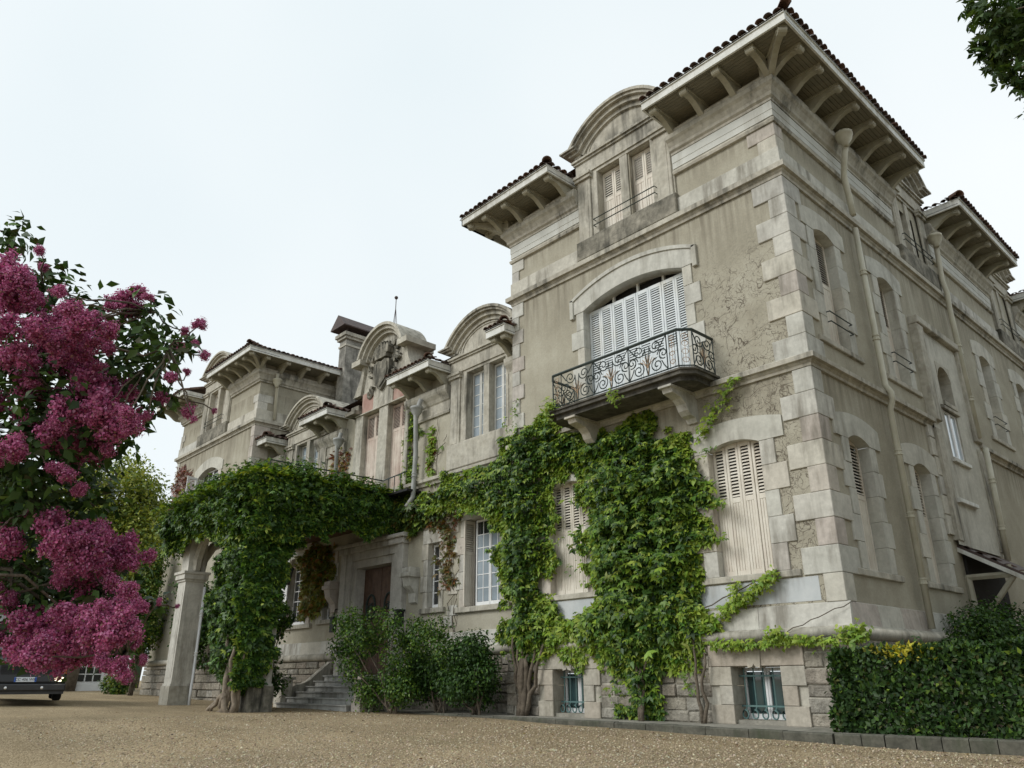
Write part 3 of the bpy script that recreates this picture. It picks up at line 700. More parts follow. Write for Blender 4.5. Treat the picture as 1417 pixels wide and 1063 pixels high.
def eave(fr, rot, s0, s1, z, over, brs, ends=(True, True), ext0=0., ext1=0., h=.23, bscale=1, sof0=None, sof1=None, run=3.2, etile=()):
    """one eave: fascia (the part), soffit boards, brackets, end row of tiles.  rot = z-rotation of brackets/tiles"""
    b = MB(); b.fbox(fr, s0, s1, z, z+h, over-.045, over, .006); b.fbox(fr, s0, s1, z+h-.05, z+h+.012, over, over+.03)
    for on, a in zip(ends, (s0, s1)):
        if on: sg = 1 if a == s0 else -1; b.fbox(fr, min(a, a+sg*.045), max(a, a+sg*.045), z, z+h+.002, -.15, over-.046)
    E = b.build('eave', 'white_wood', VI)
    a, c = (s0 if sof0 is None else sof0), (s1 if sof1 is None else sof1)
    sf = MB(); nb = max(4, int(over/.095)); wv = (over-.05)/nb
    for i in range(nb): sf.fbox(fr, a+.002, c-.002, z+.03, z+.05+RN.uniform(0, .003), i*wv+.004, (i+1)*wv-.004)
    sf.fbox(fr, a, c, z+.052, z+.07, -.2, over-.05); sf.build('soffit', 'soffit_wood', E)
    for s in brs: inst('bracket', BR, E, fr(s, z+.03, -.02), (0, 0, rot), (bscale, over/1.07*1.0, bscale))
    # roof slope above this eave and the row of end tiles
    sl = MB(); tp = math.tan(PIT)
    sl.add([fr(s0, z+h, over+.03), fr(s1, z+h, over+.03), fr(s1-ext1, z+h+(over+run)*tp, -run), fr(s0+ext0, z+h+(over+run)*tp, -run),
            fr(s0, z+h-.03, over+.03), fr(s1, z+h-.03, over+.03), fr(s1-ext1, z+h-.03+(over+run)*tp, -run), fr(s0+ext0, z+h-.03+(over+run)*tp, -run)], [(0, 1, 2, 3), (4, 5, 6, 7), (0, 1, 5, 4), (1, 2, 6, 5), (2, 3, 7, 6), (3, 0, 4, 7)])
    sl.build('roof_slope', 'terracotta', E)
    n_ = max(2, round((s1-s0)/.205)); st = (s1-s0)/n_
    for i in range(n_):
        s = s0+(i+.5)*st; o = inst('roof_tile', TILE, E, fr(s+RN.uniform(-.01, .01), z+h+.0, over+.10+RN.uniform(-.015, .015)), (PIT+RN.uniform(-.02, .02), RN.uniform(-.04, .04), rot), (.84, 1, .60))
    for e in etile:
        sg = -1 if e == 0 else 1; a = s0 if e == 0 else s1; m_ = max(2, round((over+.35)/.24))
        for i in range(m_):
            dd2 = over-(i+.5)*(over+.35)/m_
            inst('roof_tile', TILE, E, fr(a+sg*.08, z+h+RN.uniform(-.01, .01), dd2), (PIT+.1, RN.uniform(-.04, .04), rot+sg*PI/2), (.84, .8, .60))
        inst('roof_tile', TILE, E, fr(a+sg*.06, z+h+.03, over+.06), (PIT, 0, rot+sg*PI/4), (1.3, .9, 1.35))
    # upper courses of the tiling as ridges
    rg = MB()
    for i in range(n_):
        s = s0+(i+.5)*st; y0, y1 = over-.3, -.6
        if ext0: y1 = max(y1, over-(s-s0)+.12)
        if ext1: y1 = max(y1, over-(s1-s)+.12)
        if y1 > y0-.05: continue
        lo = lambda d: z+h+(over+.03-d)*tp
        f0 = [fr(s+.1*math.cos(PI*j/4), lo(y0)+.1*math.sin(PI*j/4), y0) for j in range(5)]
        t_ = max(0, min(1, .0)); f1 = [fr(s+.1*math.cos(PI*j/4), lo(y1)+.1*math.sin(PI*j/4), y1) for j in range(5)]
        rg.add(f0+f1, [(j, j+1, 6+j, 5+j) for j in range(4)])
    if rg.v: tag(rg.build('roof_tiles', 'terracotta', E), kind='stuff')
    return E
OV_ = 1.07
EA = eave(F0, 0, -2.55, OV_, Z_E, OV_, (-2.34, -1.50, -.66, .17), (True, False), ext1=4.2)
EB = eave(R0, PI/2, -OV_+.045, 6.05, Z_E, OV_, (-.17, .68, 1.54, 2.40, 3.27, 4.14, 5.01, 5.85), (False, True), ext0=4.2, sof0=0.)
# diagonal corner bracket and hip tiles
inst('bracket', BR, EA, (0, 0, Z_E+.03), (0, 0, PI/4), (1, 1.36, 1))
for k_ in range(5): inst('roof_tile', TILE, EA, (OV_+.12-k_*.28, -OV_-.12+k_*.28, Z_E+.27+k_*.28*math.tan(PIT)), (math.radians(13), 0, PI/4), (1.1, 1, 1.15))
eave(F0, 0, -9.15, -5.64, Z_E, OV_, (-5.80, -6.62, -7.48, -8.30), (True, True), ext0=1.6, ext1=1.6, etile=(1,))
EW = eave(lambda s, z, d: (XL-d, s, z), -PI/2, -OV_, 5, Z_E, OV_, (-.17, .68, 1.54, 2.4), (False, True), sof0=0., ext0=4.2)
inst('bracket', BR, EW, (XL, 0, Z_E+.03), (0, 0, -PI/4), (1, 1.36, 1))
eave(R0, PI/2, 8.5, 13.6, Z_E, OV_, (8.75, 9.6, 10.45, 11.3, 12.15, 13.0), (True, True), etile=(0,), ext0=3.0)
eave(R0, PI/2, 16.3, 24, Z_E, OV_, (16.55, 17.4, 18.3, 19.2, 20.1), (True, True), etile=(0,), ext0=3.0)
# main hipped roof over the wing
hp = MB(); rz = Z_E+.25+OV_*math.tan(PIT)
hp.add([(XL, 0, rz), (0, 0, rz), (0, 24, rz), (XL, 24, rz), (-4.04, 4.1, rz+1.42), (-4.04, 20, rz+1.42)], [(0, 1, 4), (1, 2, 5, 4), (2, 3, 5), (3, 0, 4, 5)])
hp.build('roof', 'terracotta', VI)

# ---- dormers
def dormer(fr, sc, hw, z0, dz, depth=3.0, glass=False, rail=True, m='cream_paint', zb=11.25, apron='mossy_stone'):
    """arched-pediment dormer, two lights. dz shifts the reference heights"""
    Z = lambda z: z+dz
    a, c = sc-hw, sc+hw; wl = [(sc-.80, sc-.06), (sc+.20-.02, sc+.95)]; wl = [(sc-.82, sc-.08), (sc+.16, sc+.90)]
    body = MB()
    for e, f in ((a, wl[0][0]-.12), (wl[1][1]+.12, c)): body.fbox(fr, e, f, z0, Z(13.72), -depth, .05)
    body.fbox(fr, wl[0][0]-.12, wl[1][1]+.12, z0, zb, -.3, .10); body.fbox(fr, wl[0][0]-.12, wl[1][1]+.12, Z(13.15), Z(13.72), -.3, .05)
    body.fbox(fr, wl[0][1], wl[1][0], zb, Z(13.15), -.25, .04)
    for e, f in ((wl[0][0]-.12, wl[0][0]), (wl[1][1], wl[1][1]+.12)): body.fbox(fr, e, f, zb, Z(13.15), -.25, .075, .01)
    D = body.build('dormer', 'worn_stone', VI)
    ap = MB(); ap.fbox(fr, a-.04, c+.04, z0-.03, zb-.02, -.05, .16, .02); ap.fbox(fr, wl[0][0]-.1, wl[1][1]+.1, zb-.02, zb, -.05, .14); ap.build('dormer_apron', apron, D)
    # outer pilasters with panel
    for e, f in ((a, a+.5), (c-.5, c)):
        pl = MB(); pl.fbox(fr, e+.02, f-.04, zb-.15, Z(13.05), .05, .10, .012); pl.fbox(fr, e-.03, f+.01, Z(13.05), Z(13.14), .05, .16); pl.fbox(fr, e-.05, f+.03, Z(13.14), Z(13.22), .05, .20)
        pl.fbox(fr, e+.10, f-.12, zb, Z(12.9), .10, .112, .008); pl.build('pilaster', 'worn_stone', D)
    en = MB(); en.fbox(fr, a-.02, c+.02, Z(13.24), Z(13.62), -.2, .09); en.fbox(fr, a-.06, c+.06, Z(13.62), Z(13.68), -.2, .14); en.fbox(fr, a-.09, c+.09, Z(13.68), Z(13.74), -.2, .19)
    en.build('entablature', 'worn_stone', D)
    # segmental pediment: tympanum and stepped mouldings
    R = math.hypot(hw, 1.10); zc = Z(12.95); th = math.atan2(hw-.02, 1.10)
    def A(r, t0=th, n=16): return [(sc+r*math.sin(-t0+2*t0*i/n), zc+r*math.cos(-t0+2*t0*i/n)) for i in range(n+1)]
    ty = MB(); ty.prism(fr, [(a+.05, Z(13.72))]+[(p, max(q, Z(13.72))) for p, q in A(R-.30)]+[(c-.05, Z(13.72))], -depth, .03)
    ty.build('tympanum', 'worn_stone', D)
    md = MB()
    for r0, r1, d in ((R-.34, R-.22, .10), (R-.22, R-.10, .20), (R-.10, R-.03, .30), (R-.03, R+.05, .36)): md.strip(fr, A(r0), A(r1), -depth, d)
    ze = zc+(R-.34)*math.cos(th); zt = zc+(R+.05)*math.cos(th)
    hh = (zt-ze)
    for sg in (-1, 1):
        e0 = sc+sg*(hw-.18)
        for k_, (f0, f1, d, ex) in enumerate(((0, .3, .10, .04), (.3, .6, .20, .16), (.6, .8, .30, .28), (.8, 1, .36, .36))):
            md.fbox(fr, *sorted((e0, sc+sg*(hw+ex))), ze+hh*f0, ze+hh*f1, -.9, d-.002)
        md.fbox(fr, *sorted((sc+sg*(hw-.45), sc+sg*hw)), Z(13.74), ze+.002, -.5, .06)
    md.build('pediment', 'worn_stone', D, False)
    ia = MB()
    r3 = 1.05; iz = Z(13.80)
    for r0, r1, d in ((r3, r3+.07, .055), (r3+.10, r3+.17, .07)): ia.strip(fr, [(sc+r0*1.02*math.cos(t_), iz+r0*.62*math.sin(t_)) for t_ in np.linspace(PI, 0, 15)], [(sc+r1*1.02*math.cos(t_), iz+r1*.62*math.sin(t_)) for t_ in np.linspace(PI, 0, 15)], 0, d)
    ia.fbox(fr, sc-1.3, sc+1.3, Z(13.742), Z(13.80), 0, .09); ia.build('tympanum_moulding', 'worn_stone', D)
    for e, f in wl:
        if glass: casement(fr, e, f, zb+.02, Z(13.13), -.22, D, cols=1, rows=6, leaves=2 if f-e > .6 else 1, glass='curtain_glass', fm='white_wood')
        else:
            for i in range(2): shutter(fr, e+(f-e)*i/2, e+(f-e)*(i+1)/2, zb+.02, Z(13.13), -.2, m, D, lz=Z(12.3), pitch=.07, planks=3, fill=.74)
        back(fr, e, f, zb, Z(13.15), -.26, D)
    if rail:
        b = MB()
        for zz in (zb+.42, zb+.24): b.tube([fr(wl[0][0]-.1, zz, .05), fr(wl[0][0]-.1, zz, .17), fr(wl[1][1]+.1, zz, .17), fr(wl[1][1]+.1, zz, .05)], .014, 5)
        b.build('guard_rail', 'iron', D)
    vb = MB(); cv = A(R+.04); vb.strip(fr, A(R-.02), cv, -depth-1.5, -.2); vb.build('dormer_roof', 'lead_sheet', D)
    return D
dormer(F0, -4.0, 1.5, 10.72, 0)
dormer(side(0.), 7.27, 1.2, 10.72, -.1, glass=False)
dormer(side(0.), 14.95, 1.2, 10.72, -.1, glass=False)

# ---- stair bay on the side elevation
rb = MB(); rb_holes = [(6.72, 7.62, 7.1, 8.1), (6.62, 7.50, 5.62, 6.86)]
RB = wall(R0, 5.75, 8.85, 3.5, 8.88, rb_holes, 'head_stone', .10, 'stair_bay')
for y0, y1, z0, z1 in ((6.72, 7.62, 7.1, 8.1), (6.62, 7.50, 5.62, 6.86)):
    for a_, c_ in ((y0-.12, y0), (y1, y1+.12)): MB().fbox(R0, a_, c_, z0-.02, z1+.05, -.4, .098).build('jamb', 'worn_stone', RB)
    MB().fbox(R0, y0-.1, y1+.1, z1, z1+.1, -.4, .097).build('jamb', 'worn_stone', RB)
b = MB(); b.fbox(R0, 5.75, 6.12, 6.4, 8.88, .0, .19, .015); b.fbox(R0, 8.45, 8.85, 6.4, 8.88, .0, .19, .015); b.fbox(R0, 5.73, 8.87, 8.883, 9.08, .0, .23, .02); b.fbox(R0, 5.75, 6.1, 3.6, 6.2, 0, .13); b.fbox(R0, 8.5, 8.85, 3.6, 6.2, 0, .13)
b.build('bay_frame', 'worn_stone', RB)
MB().fbox(R0, 6.72, 7.62, 7.0, 7.1, -.3, .14).build('sill', 'worn_stone', RB); b = MB(); b.strip(R0, arc(6.72, 7.62, 7.75, .34), [(s, 8.15) for s, _ in arc(6.72, 7.62, 7.75, .34)], -.3, .115); b.build('niche', 'worn_stone', RB)
back(R0, 6.6, 7.7, 7.0, 8.15, -.3, RB)
MB().fbox(R0, 6.5, 7.62, 5.52, 5.62, -.1, .17, .01).build('sill', 'white_wood', RB); MB().fbox(R0, 6.5, 7.62, 6.86, 6.95, -.1, .16, .01).build('lintel', 'worn_stone', RB); MB().fbox(R0, 6.2, 7.4, 4.50, 4.60, .0, .19, .01).build('sill', 'white_wood', RB)
casement(R0, 6.62, 7.50, 5.62, 6.86, .02, RB, cols=1, rows=1, leaves=2, glass='bright_glass')
back(R0, 6.6, 7.55, 5.6, 6.9, -.04, RB)
for zc in (3.7, 4.15, 4.6, 5.05, 5.5, 5.95):
    k_ = int(zc*10) % 2
    MB().fbox(R0, 5.55-.12*k_, 5.75, zc, zc+.43, 0, .06, .01).build('stone', 'pale_stone', RB); MB().fbox(R0, 8.85, 9.05+.12*k_, zc, zc+.43, 0, .06, .01).build('stone', 'pale_stone', RB)

# ---- downpipes
def downpipe(pts, r=.062, hop=None, step=1.35, m='pipe_paint'):
    D = MB().tube(pts, r, 10).build('downpipe', m, VI, True)
    for p0, p1 in zip(pts, pts[1:]):
        if abs(p0[2]-p1[2]) > 1.0:
            n_ = int(abs(p0[2]-p1[2])/step)
            for i in range(n_):
                f = (i+.7)/(n_+.4); c = [p0[j]+(p1[j]-p0[j])*f for j in range(3)]
                MB().lathe(c, [(r+.005, -.09), (r+.022, -.085), (r+.022, -.055), (r+.006, -.05), (r+.006, .0), (r+.02, .005), (r+.02, .03), (r+.005, .035)], 10).build('pipe_collar', m, D)
    if hop: MB().lathe(hop, [(.07, -.34), (.085, -.26), (.17, -.14), (.185, -.05), (.20, -.04), (.20, .03), (.17, .04)], 12).build('hopper_head', m, D, True)
    return D
downpipe([(.42, 2.66, 12.3), (.30, 2.75, 12.0), (.2, 2.85, 11.7), (.18, 2.98, 11.2), (.18, 3.02, 10.72)], .07, hop=(.45, 2.62, 12.62))
downpipe([(.16, 3.03, 10.38), (.16, 3.05, 6.55), (.25, 3.05, 6.35), (.25, 3.05, 6.2), (.16, 3.07, 6.0), (.16, 3.08, 1.62)])
downpipe([(.30, 8.35, 12.05), (.22, 8.45, 11.0), (.26, 8.5, 10.6), (.22, 8.55, 10.2), (.2, 8.6, 6.5)], .068, hop=(.32, 8.3, 12.3))
downpipe([(.28, 8.62, 6.22), (.2, 8.65, 3.4)], .068)

# ---- side entrance canopy
CA = MB()
slope = (3.5-2.66)/1.35
for y0, y1 in ((5.9, 8.7),):
    CA.add([(0, y0, 3.52), (1.9, y0, 3.52-1.9*slope), (1.9, y1, 3.52-1.9*slope), (0, y1, 3.52), (0, y0, 3.46), (1.9, y0, 3.46-1.9*slope), (1.9, y1, 3.46-1.9*slope), (0, y1, 3.46)], [(0, 1, 2, 3), (4, 7, 6, 5), (0, 4, 5, 1), (1, 5, 6, 2), (2, 6, 7, 3), (3, 7, 4, 0)])
CAN = CA.build('side_canopy', 'dark_metal', VI)
b = MB(); b.add([(0, 5.86, 3.46), (1.9, 5.86, 3.46-1.9*slope), (1.9, 5.90, 3.46-1.9*slope), (0, 5.9, 3.46), (0, 5.86, 3.36), (1.9, 5.86, 3.36-1.9*slope), (1.9, 5.9, 3.36-1.9*slope), (0, 5.9, 3.36)], [(0, 1, 2, 3), (4, 5, 6, 7), (0, 1, 5, 4), (1, 2, 6, 5), (2, 3, 7, 6), (3, 0, 4, 7)])
b.build('bargeboard', 'white_wood', CAN)
b = MB()
b.tube([(.02, 5.98, 2.80), (.9, 5.98, 2.80), (1.7, 5.98, 2.74)], .07, 6); b.tube([(.06, 5.98, 2.85), (.08, 5.98, 1.95)], .075, 6); b.tube([(.10, 5.98, 1.95), (.30, 5.98, 2.02), (.62, 5.98, 2.38), (.95, 5.98, 2.76)], .06, 8); b.tube([(.9, 5.98, 2.8), (.9, 5.98, 3.0)], .06, 6)
b.build('canopy_bracket', 'bracket_wood', CAN)
MB().fbox(R0, 6.1, 8.6, .0, 3.3, .0, .06).build('void_shade_panel', 'unlit_interior', VI)  # near-black sheet; shade of the void under the canopy is painted in
gt = MB()
for k_ in range(12): gt.tube([(.55+k_*.13, 6.15, -.1), (.55+k_*.13, 6.15, 2.05)], .014, 5)
for zz in (.25, 1.75): gt.tube([(.5, 6.15, zz), (2.1, 6.15, zz)], .018, 5)
gt.build('side_gate', 'iron', VI)
# tiles on the canopy edge
for i in range(7): inst('roof_tile', TILE, CAN, (.12+i*.25, 5.95, 3.50-(.12+i*.25)*slope), (0, 0, 0), (1, .8, .6))

PANICLES = [(1.991, -12.57, 2.722, 0.037), (1.845, -12.665, 2.651, 0.104), (1.995, -12.639, 2.551, 0.079), (1.796, -12.613, 2.581, 0.113), (1.696, -12.493, 2.779, 0.036), (2.34, -12.507, 2.382, 0.044), (2.399, -12.454, 2.298, 0.057), (1.747, -12.361, 2.498, 0.094), (2.23, -12.377, 2.32, 0.085), (2.096, -12.514, 2.257, 0.084), (1.541, -12.369, 2.428, 0.097), (2.004, -12.381, 2.307, 0.099), (1.776, -12.266, 2.382, 0.11), (2.086, -12.27, 2.279, 0.063), (2.123, -12.181, 2.51, 0.076), (2.353, -12.14, 2.48, 0.033), (2.169, -11.815, 2.499, 0.048), (1.968, -11.758, 2.47, 0.029), (2.213, -11.789, 2.319, 0.039), (2.034, -11.843, 2.499, 0.032), (2.044, -11.855, 2.404, 0.028), (2.381, -11.989, 2.097, 0.04), (1.972, -11.777, 2.298, 0.029), (1.957, -11.882, 2.128, 0.047), (2.237, -11.826, 1.998, 0.045), (2.425, -11.865, 1.898, 0.025), (1.945, -11.592, 2.127, 0.021), (1.803, -12.541, 2.21, 0.096), (1.614, -12.429, 2.134, 0.081), (1.739, -12.194, 2.267, 0.107), (1.845, -12.191, 2.142, 0.115), (1.747, -12.079, 2.161, 0.108), (2.084, -12.185, 1.965, 0.109), (1.874, -12.046, 2.111, 0.086), (1.928, -12.299, 1.968, 0.11), (1.604, -12.147, 2.037, 0.116), (1.539, -12.272, 2.025, 0.107), (2.375, -12.144, 1.869, 0.062), (2.211, -12.005, 1.941, 0.033), (1.902, -12.467, 1.77, 0.074), (1.567, -12.087, 1.919, 0.125), (2.064, -12.118, 1.89, 0.091), (1.71, -12.291, 1.892, 0.087), (1.962, -12.248, 1.663, 0.061), (1.4, -12.254, 1.56, 0.039), (1.589, -12.159, 1.515, 0.046), (1.796, -12.199, 1.356, 0.09), (1.694, -12.081, 1.409, 0.109), (1.743, -12.014, 1.382, 0.094), (1.391, -12.014, 1.335, 0.107), (1.64, -11.97, 1.298, 0.088), (1.579, -11.833, 1.421, 0.084), (1.64, -11.794, 1.329, 0.067), (1.344, -11.919, 1.246, 0.109), (1.685, -11.888, 1.219, 0.057), (2.122, -11.932, 1.138, 0.059), (1.139, -12.224, 1.139, 0.067), (1.15, -12.076, 1.102, 0.056), (1.134, -12.103, 1.004, 0.107), (1.46, -12.091, 0.949, 0.101), (1.241, -12.148, 0.913, 0.081), (1.705, -12.165, 0.849, 0.087), (1.257, -11.955, 0.832, 0.082), (1.553, -11.986, 0.948, 0.101), (1.86, -11.988, 0.975, 0.096), (2.083, -11.973, 0.941, 0.092), (1.394, -11.813, 0.888, 0.091), (1.215, -11.859, 0.892, 0.093), (2.13, -11.94, 1.024, 0.072), (1.56, -11.816, 1.105, 0.09), (1.891, -11.818, 0.98, 0.055), (2.02, -11.869, 0.809, 0.062), (1.679, -11.741, 0.767, 0.045), (1.383, -11.631, 0.935, 0.037), (1.411, -11.602, 1.141, 0.033), (2.079, -11.772, 1.1, 0.021), (1.708, -11.554, 1.117, 0.016), (2.098, -12.759, 2.325, 0.101), (1.405, -12.615, 2.063, 0.123), (1.564, -12.46, 1.336, 0.107), (0.939, -12.325, 0.976, 0.119)]
MYRTLE = [(1.15, -12.59, 3.16, 0.135), (1.52, -12.44, 2.74, 0.177), (1.27, -12.2, 2.73, 0.211), (1.47, -12.46, 2.33, 0.228), (2.14, -12.07, 2.5, 0.117), (1.72, -12.01, 2.53, 0.143), (2.19, -11.96, 2.32, 0.109), (1.97, -11.99, 2.26, 0.142), (1.87, -11.85, 2.18, 0.093), (1.56, -12.05, 2.32, 0.199), (1.68, -12.26, 2.08, 0.278), (1.57, -12.35, 1.85, 0.273), (1.14, -12.02, 1.92, 0.228), (1.36, -12.2, 1.65, 0.247), (0.69, -12.16, 1.47, 0.252), (0.89, -11.91, 1.31, 0.291), (1.39, -11.82, 1.16, 0.173), (1.03, -12.08, 1.09, 0.234), (1.15, -11.85, 1.02, 0.197), (1.62, -11.88, 2.18, 0.12), (1.33, -11.94, 1.65, 0.139), (1.0, -12.33, 1.65, 0.237), (1.01, -12.69, 2.4, 0.399), (0.54, -12.47, 1.7, 0.503), (0.67, -12.42, 1.1, 0.353), (1.64, -11.97, 1.99, 0.14), (1.21, -11.63, 1.1, 0.089), (1.48, -11.71, 0.88, 0.075), (1.26, -12.41, 1.83, 0.19), (1.65, -11.74, 2.61, 0.084), (1.46, -11.58, 1.15, 0.055)]
OAK = [(4.62, -4.46, 8.12, 0.119), (4.83, -4.77, 7.58, 0.208), (4.99, -4.17, 7.93, 0.285), (4.65, -4.15, 7.72, 0.188), (4.76, -4.51, 6.99, 0.112), (4.53, -4.24, 7.75, 0.068), (4.78, -3.73, 7.36, 0.137), (4.88, -4.5, 7.33, 0.209), (4.61, -4.01, 7.53, 0.12), (5.14, -3.81, 7.72, 0.505), (5.03, -3.27, 7.16, 0.345), (5.57, -3.52, 7.71, 0.748), (5.42, -2.55, 6.7, 0.692)]

# ================================================================ CENTRAL BLOCK
HC = [(-10.57, -9.18, 2.57, 4.9), (-12.28, -11.75, 2.64, 4.45), (-16.07, -14.08, .9, 4.12), (-20.6, -19.2, 2.57, 4.9), (-18.1, -17.6, 2.64, 4.45)]
# ground floor window with one folded shutter
W3 = MB().fbox(FC, -10.9, -8.9, 4.9, 5.38, -.3, .05, .012).build('window', 'pale_stone', VI)
jambs(FC, -9.875, .695, 2.57, 4.9, 5, W3, .24, .40, dep=.3, d=.04)
MB().fbox(FC, -11.0, -8.75, 2.43, 2.57, -.3, .10, .012).build('sill', 'worn_stone', W3)
casement(FC, -10.35, -9.18, 2.6, 4.88, -.2, W3, cols=2, rows=6, leaves=2, glass='curtain_glass', dark_top=True)
shutter(lambda s, z, d: (-10.55+d, .5-s, z), -.28, .12, 2.6, 4.88, 0, 'cream_paint', W3, lz=4.0)
back(FC, -10.57, -9.18, 2.57, 4.9, -.3, W3)
for x0, x1 in ((-12.28, -11.75), (-18.1, -17.6)):
    sc, hw = (x0+x1)/2, (x1-x0)/2
    ww = MB().fbox(FC, x0-.25, x1+.25, 4.45, 4.85, -.3, .05, .012).build('window', 'pale_stone', VI); jambs(FC, sc, hw, 2.64, 4.45, 4, ww, .2, .32, d=.04)
    MB().fbox(FC, x0-.3, x1+.3, 2.5, 2.64, -.3, .1, .01).build('sill', 'worn_stone', ww)
    casement(FC, x0+.02, x1-.02, 2.66, 4.43, -.2, ww, cols=1, rows=5, leaves=1, glass='dark_glass'); back(FC, x0, x1, 2.64, 4.45, -.3, ww)
sc = -19.9
ww = MB().fbox(FC, -20.9, -18.9, 4.9, 5.38, -.3, .05, .012).build('window', 'pale_stone', VI); jambs(FC, sc, .7, 2.57, 4.9, 5, ww, .24, .4, d=.04)
MB().fbox(FC, -21, -18.8, 2.43, 2.57, -.3, .1, .01).build('sill', 'worn_stone', ww)
casement(FC, -20.58, -19.22, 2.6, 4.88, -.2, ww, cols=2, rows=6, leaves=2, glass='dark_glass'); back(FC, -20.6, -19.2, 2.57, 4.9, -.3, ww)
shutter(FC, -21.25, -20.62, 2.6, 4.88, .06, 'white_paint', ww, lz=4.0)
WD = [(-10.62, -9.88, 7.2, 9.4), (-9.64, -8.9, 7.2, 9.4), (-21.02, -20.28, 7.2, 9.4), (-20.04, -19.3, 7.2, 9.4), (-16.15, -15.15, 6.5, 9.35), (-14.62, -13.62, 6.5, 9.35)]
wall(FC, -22.85, XL, 0, 9.7, HC+WD)
# plinth of the central block
TORUS = [(0, 1.335), (.10, 1.335), (.17, 1.36), (.215, 1.41), (.225, 1.47), (.20, 1.53), (.15, 1.57), (0, 1.575)]
MB().sweep([(-22.85, .5), (-17.0, .5)], TORUS).build('plinth', 'worn_stone', VI, True)
PC = MB()
PC.sweep([(-13.0, .5), (XL, .5)], [(0, 1.335), (.10, 1.335), (.17, 1.36), (.215, 1.41), (.225, 1.47), (.20, 1.53), (.15, 1.57), (0, 1.575)])
PL_keep = PL; PL = PC.build('plinth', 'worn_stone', VI, True)
rubble(FC, -22.8, -17.0, [], sd=8, lo=.5, hi=1.0); rubble(FC, -13.0, -8.2, [], sd=9, lo=.5, hi=1.0); base_blocks(FC, -22.8, -17.0, 3); base_blocks(FC, -13.0, -8.1, 6)
# scattered ashlar on the ground floor wall between the windows
for i in range(14):
    x = -11.55+ (i % 2)*.22; z = 2.1+i*.28
    if i % 3 < 2: MB().fbox(FC, x, x+.42, z+.004, z+.276, 0, .028+RN.uniform(-.006, .006), .008).build('stone', 'pale_stone', VI)
CB = MB(); CB.sweep([(-22.85, .5), (-16.6, .5)], [(0, 6.2), (.06, 6.2), (.09, 6.27), (.16, 6.31), (.17, 6.40), (0, 6.45)]); CB.sweep([(-13.5, .5), (XL, .5)], [(0, 6.2), (.06, 6.2), (.09, 6.27), (.16, 6.31), (.17, 6.40), (0, 6.45)])
CB.build('string_course', 'worn_stone', VI)
dormer(FC, -9.8, 1.56, 6.46, -3.80, glass=True, rail=False, zb=7.2, apron='worn_stone')
dormer(FC, -20.2, 1.56, 6.46, -3.80, glass=True, rail=False, zb=7.2, apron='worn_stone')
# short eaves between dormers
CE = [(0, 8.30), (.06, 8.31), (.08, 8.38), (.04, 8.42), (.05, 8.70), (.09, 8.74), (.14, 8.84), (.22, 8.95), (.25, 9.02), (.25, 9.14), (0, 9.18)]
for x0, x1, bb in ((-13.62, -11.42, (-13.4, -12.5, -11.6)), (-8.78, -8.02, (-8.6, -8.2)), (-19.35, -17.35, (-19.1, -18.35, -17.55)), (-22.85, -22.0, (-22.2,))):
    MB().sweep([(max(x0, -13.55) if x0 > -14 else x0, .5), (min(x1, -8.10), .5)], CE).build('cornice', 'worn_stone', VI)
    eave(FC, 0, x0, x1, 9.55, .92, bb, (True, True), run=1.5, h=.24, etile=(1,), ext1=min(1.8, (x1-x0)*.7))
# roof over the central block
cr_ = MB(); zr = 9.8+.92*math.tan(PIT)
cr_.add([(-22.85, .5, zr), (XL, .5, zr), (XL, 6, zr+1.9), (-22.85, 6, zr+1.9), (-22.85, 14, zr), (XL, 14, zr)], [(0, 1, 2, 3), (3, 2, 5, 4)]); cr_.build('roof', 'terracotta', VI)
# portal: tall shuttered lights, red render, crest under a round pediment
pb = MB(); P0, P1, pc = -16.62, -13.42, -15.02
for e, f in ((P0, -16.15), (-15.15, -14.62), (-13.62, P1)): pb.fbox(FC, e, f, 6.4, 9.36, -.3, .16, .015)
pb.fbox(FC, P0, P1, 9.36, 9.40, -.3, .20)
PO = pb.build('portal', 'worn_stone', VI)
MB().fbox(FC, P0+.3, P1, 9.40, 10.15, -1.5, .12).build('portal_frieze', 'red_render', PO)
MB().fbox(FC, pc-.55, pc+.62, 9.40, 10.6, -1.5, .15).build('portal_panel', 'worn_stone', PO)
for e, f in ((-16.15, -15.15), (-14.62, -13.62)):
    for i in range(2): shutter(FC, e+(f-e)*i/2, e+(f-e)*(i+1)/2, 6.5, 9.34, -.08, 'pink_paint', PO, lz=8.45, pitch=.05, planks=3)
    back(FC, e, f, 6.5, 9.35, -.14, PO)
pm = MB(); pm.fbox(FC, P0-.35, P0+.28, 9.42, 9.55, -.8, .40); pm.fbox(FC, P0-.2, P0+.28, 9.55, 9.75, -.8, .25)
pm.build('portal_cornice', 'mossy_stone', PO)
sc2, zc2 = -15.05, 10.95
def PA(r, n=20, t0=1.25): return [(sc2+r*math.sin(-t0+2*t0*i/n), zc2+r*math.cos(-t0+2*t0*i/n)) for i in range(n+1)]
pp = MB(); pp.prism(FC, [(sc2-1.5, 10.15)]+PA(1.28)+[(sc2+1.5, 10.15)], -.7, .06)
for sg in (-1, 1): # S-curved flanks
    pp.strip(FC, [(sc2+sg*(1.15+.22*t_), 11.4-1.25*t_) for t_ in np.linspace(0, 1, 7)], [(sc2+sg*(1.35+.5*t_*t_), 11.4-1.25*t_) for t_ in np.linspace(0, 1, 7)], -.7, .16)
pp.build('portal_gable', 'worn_stone', PO)
pm = MB()
for r0, r1, d in ((1.12, 1.24, .20), (1.24, 1.36, .32), (1.36, 1.46, .42)): pm.strip(FC, PA(r0), PA(r1), -.7, d)
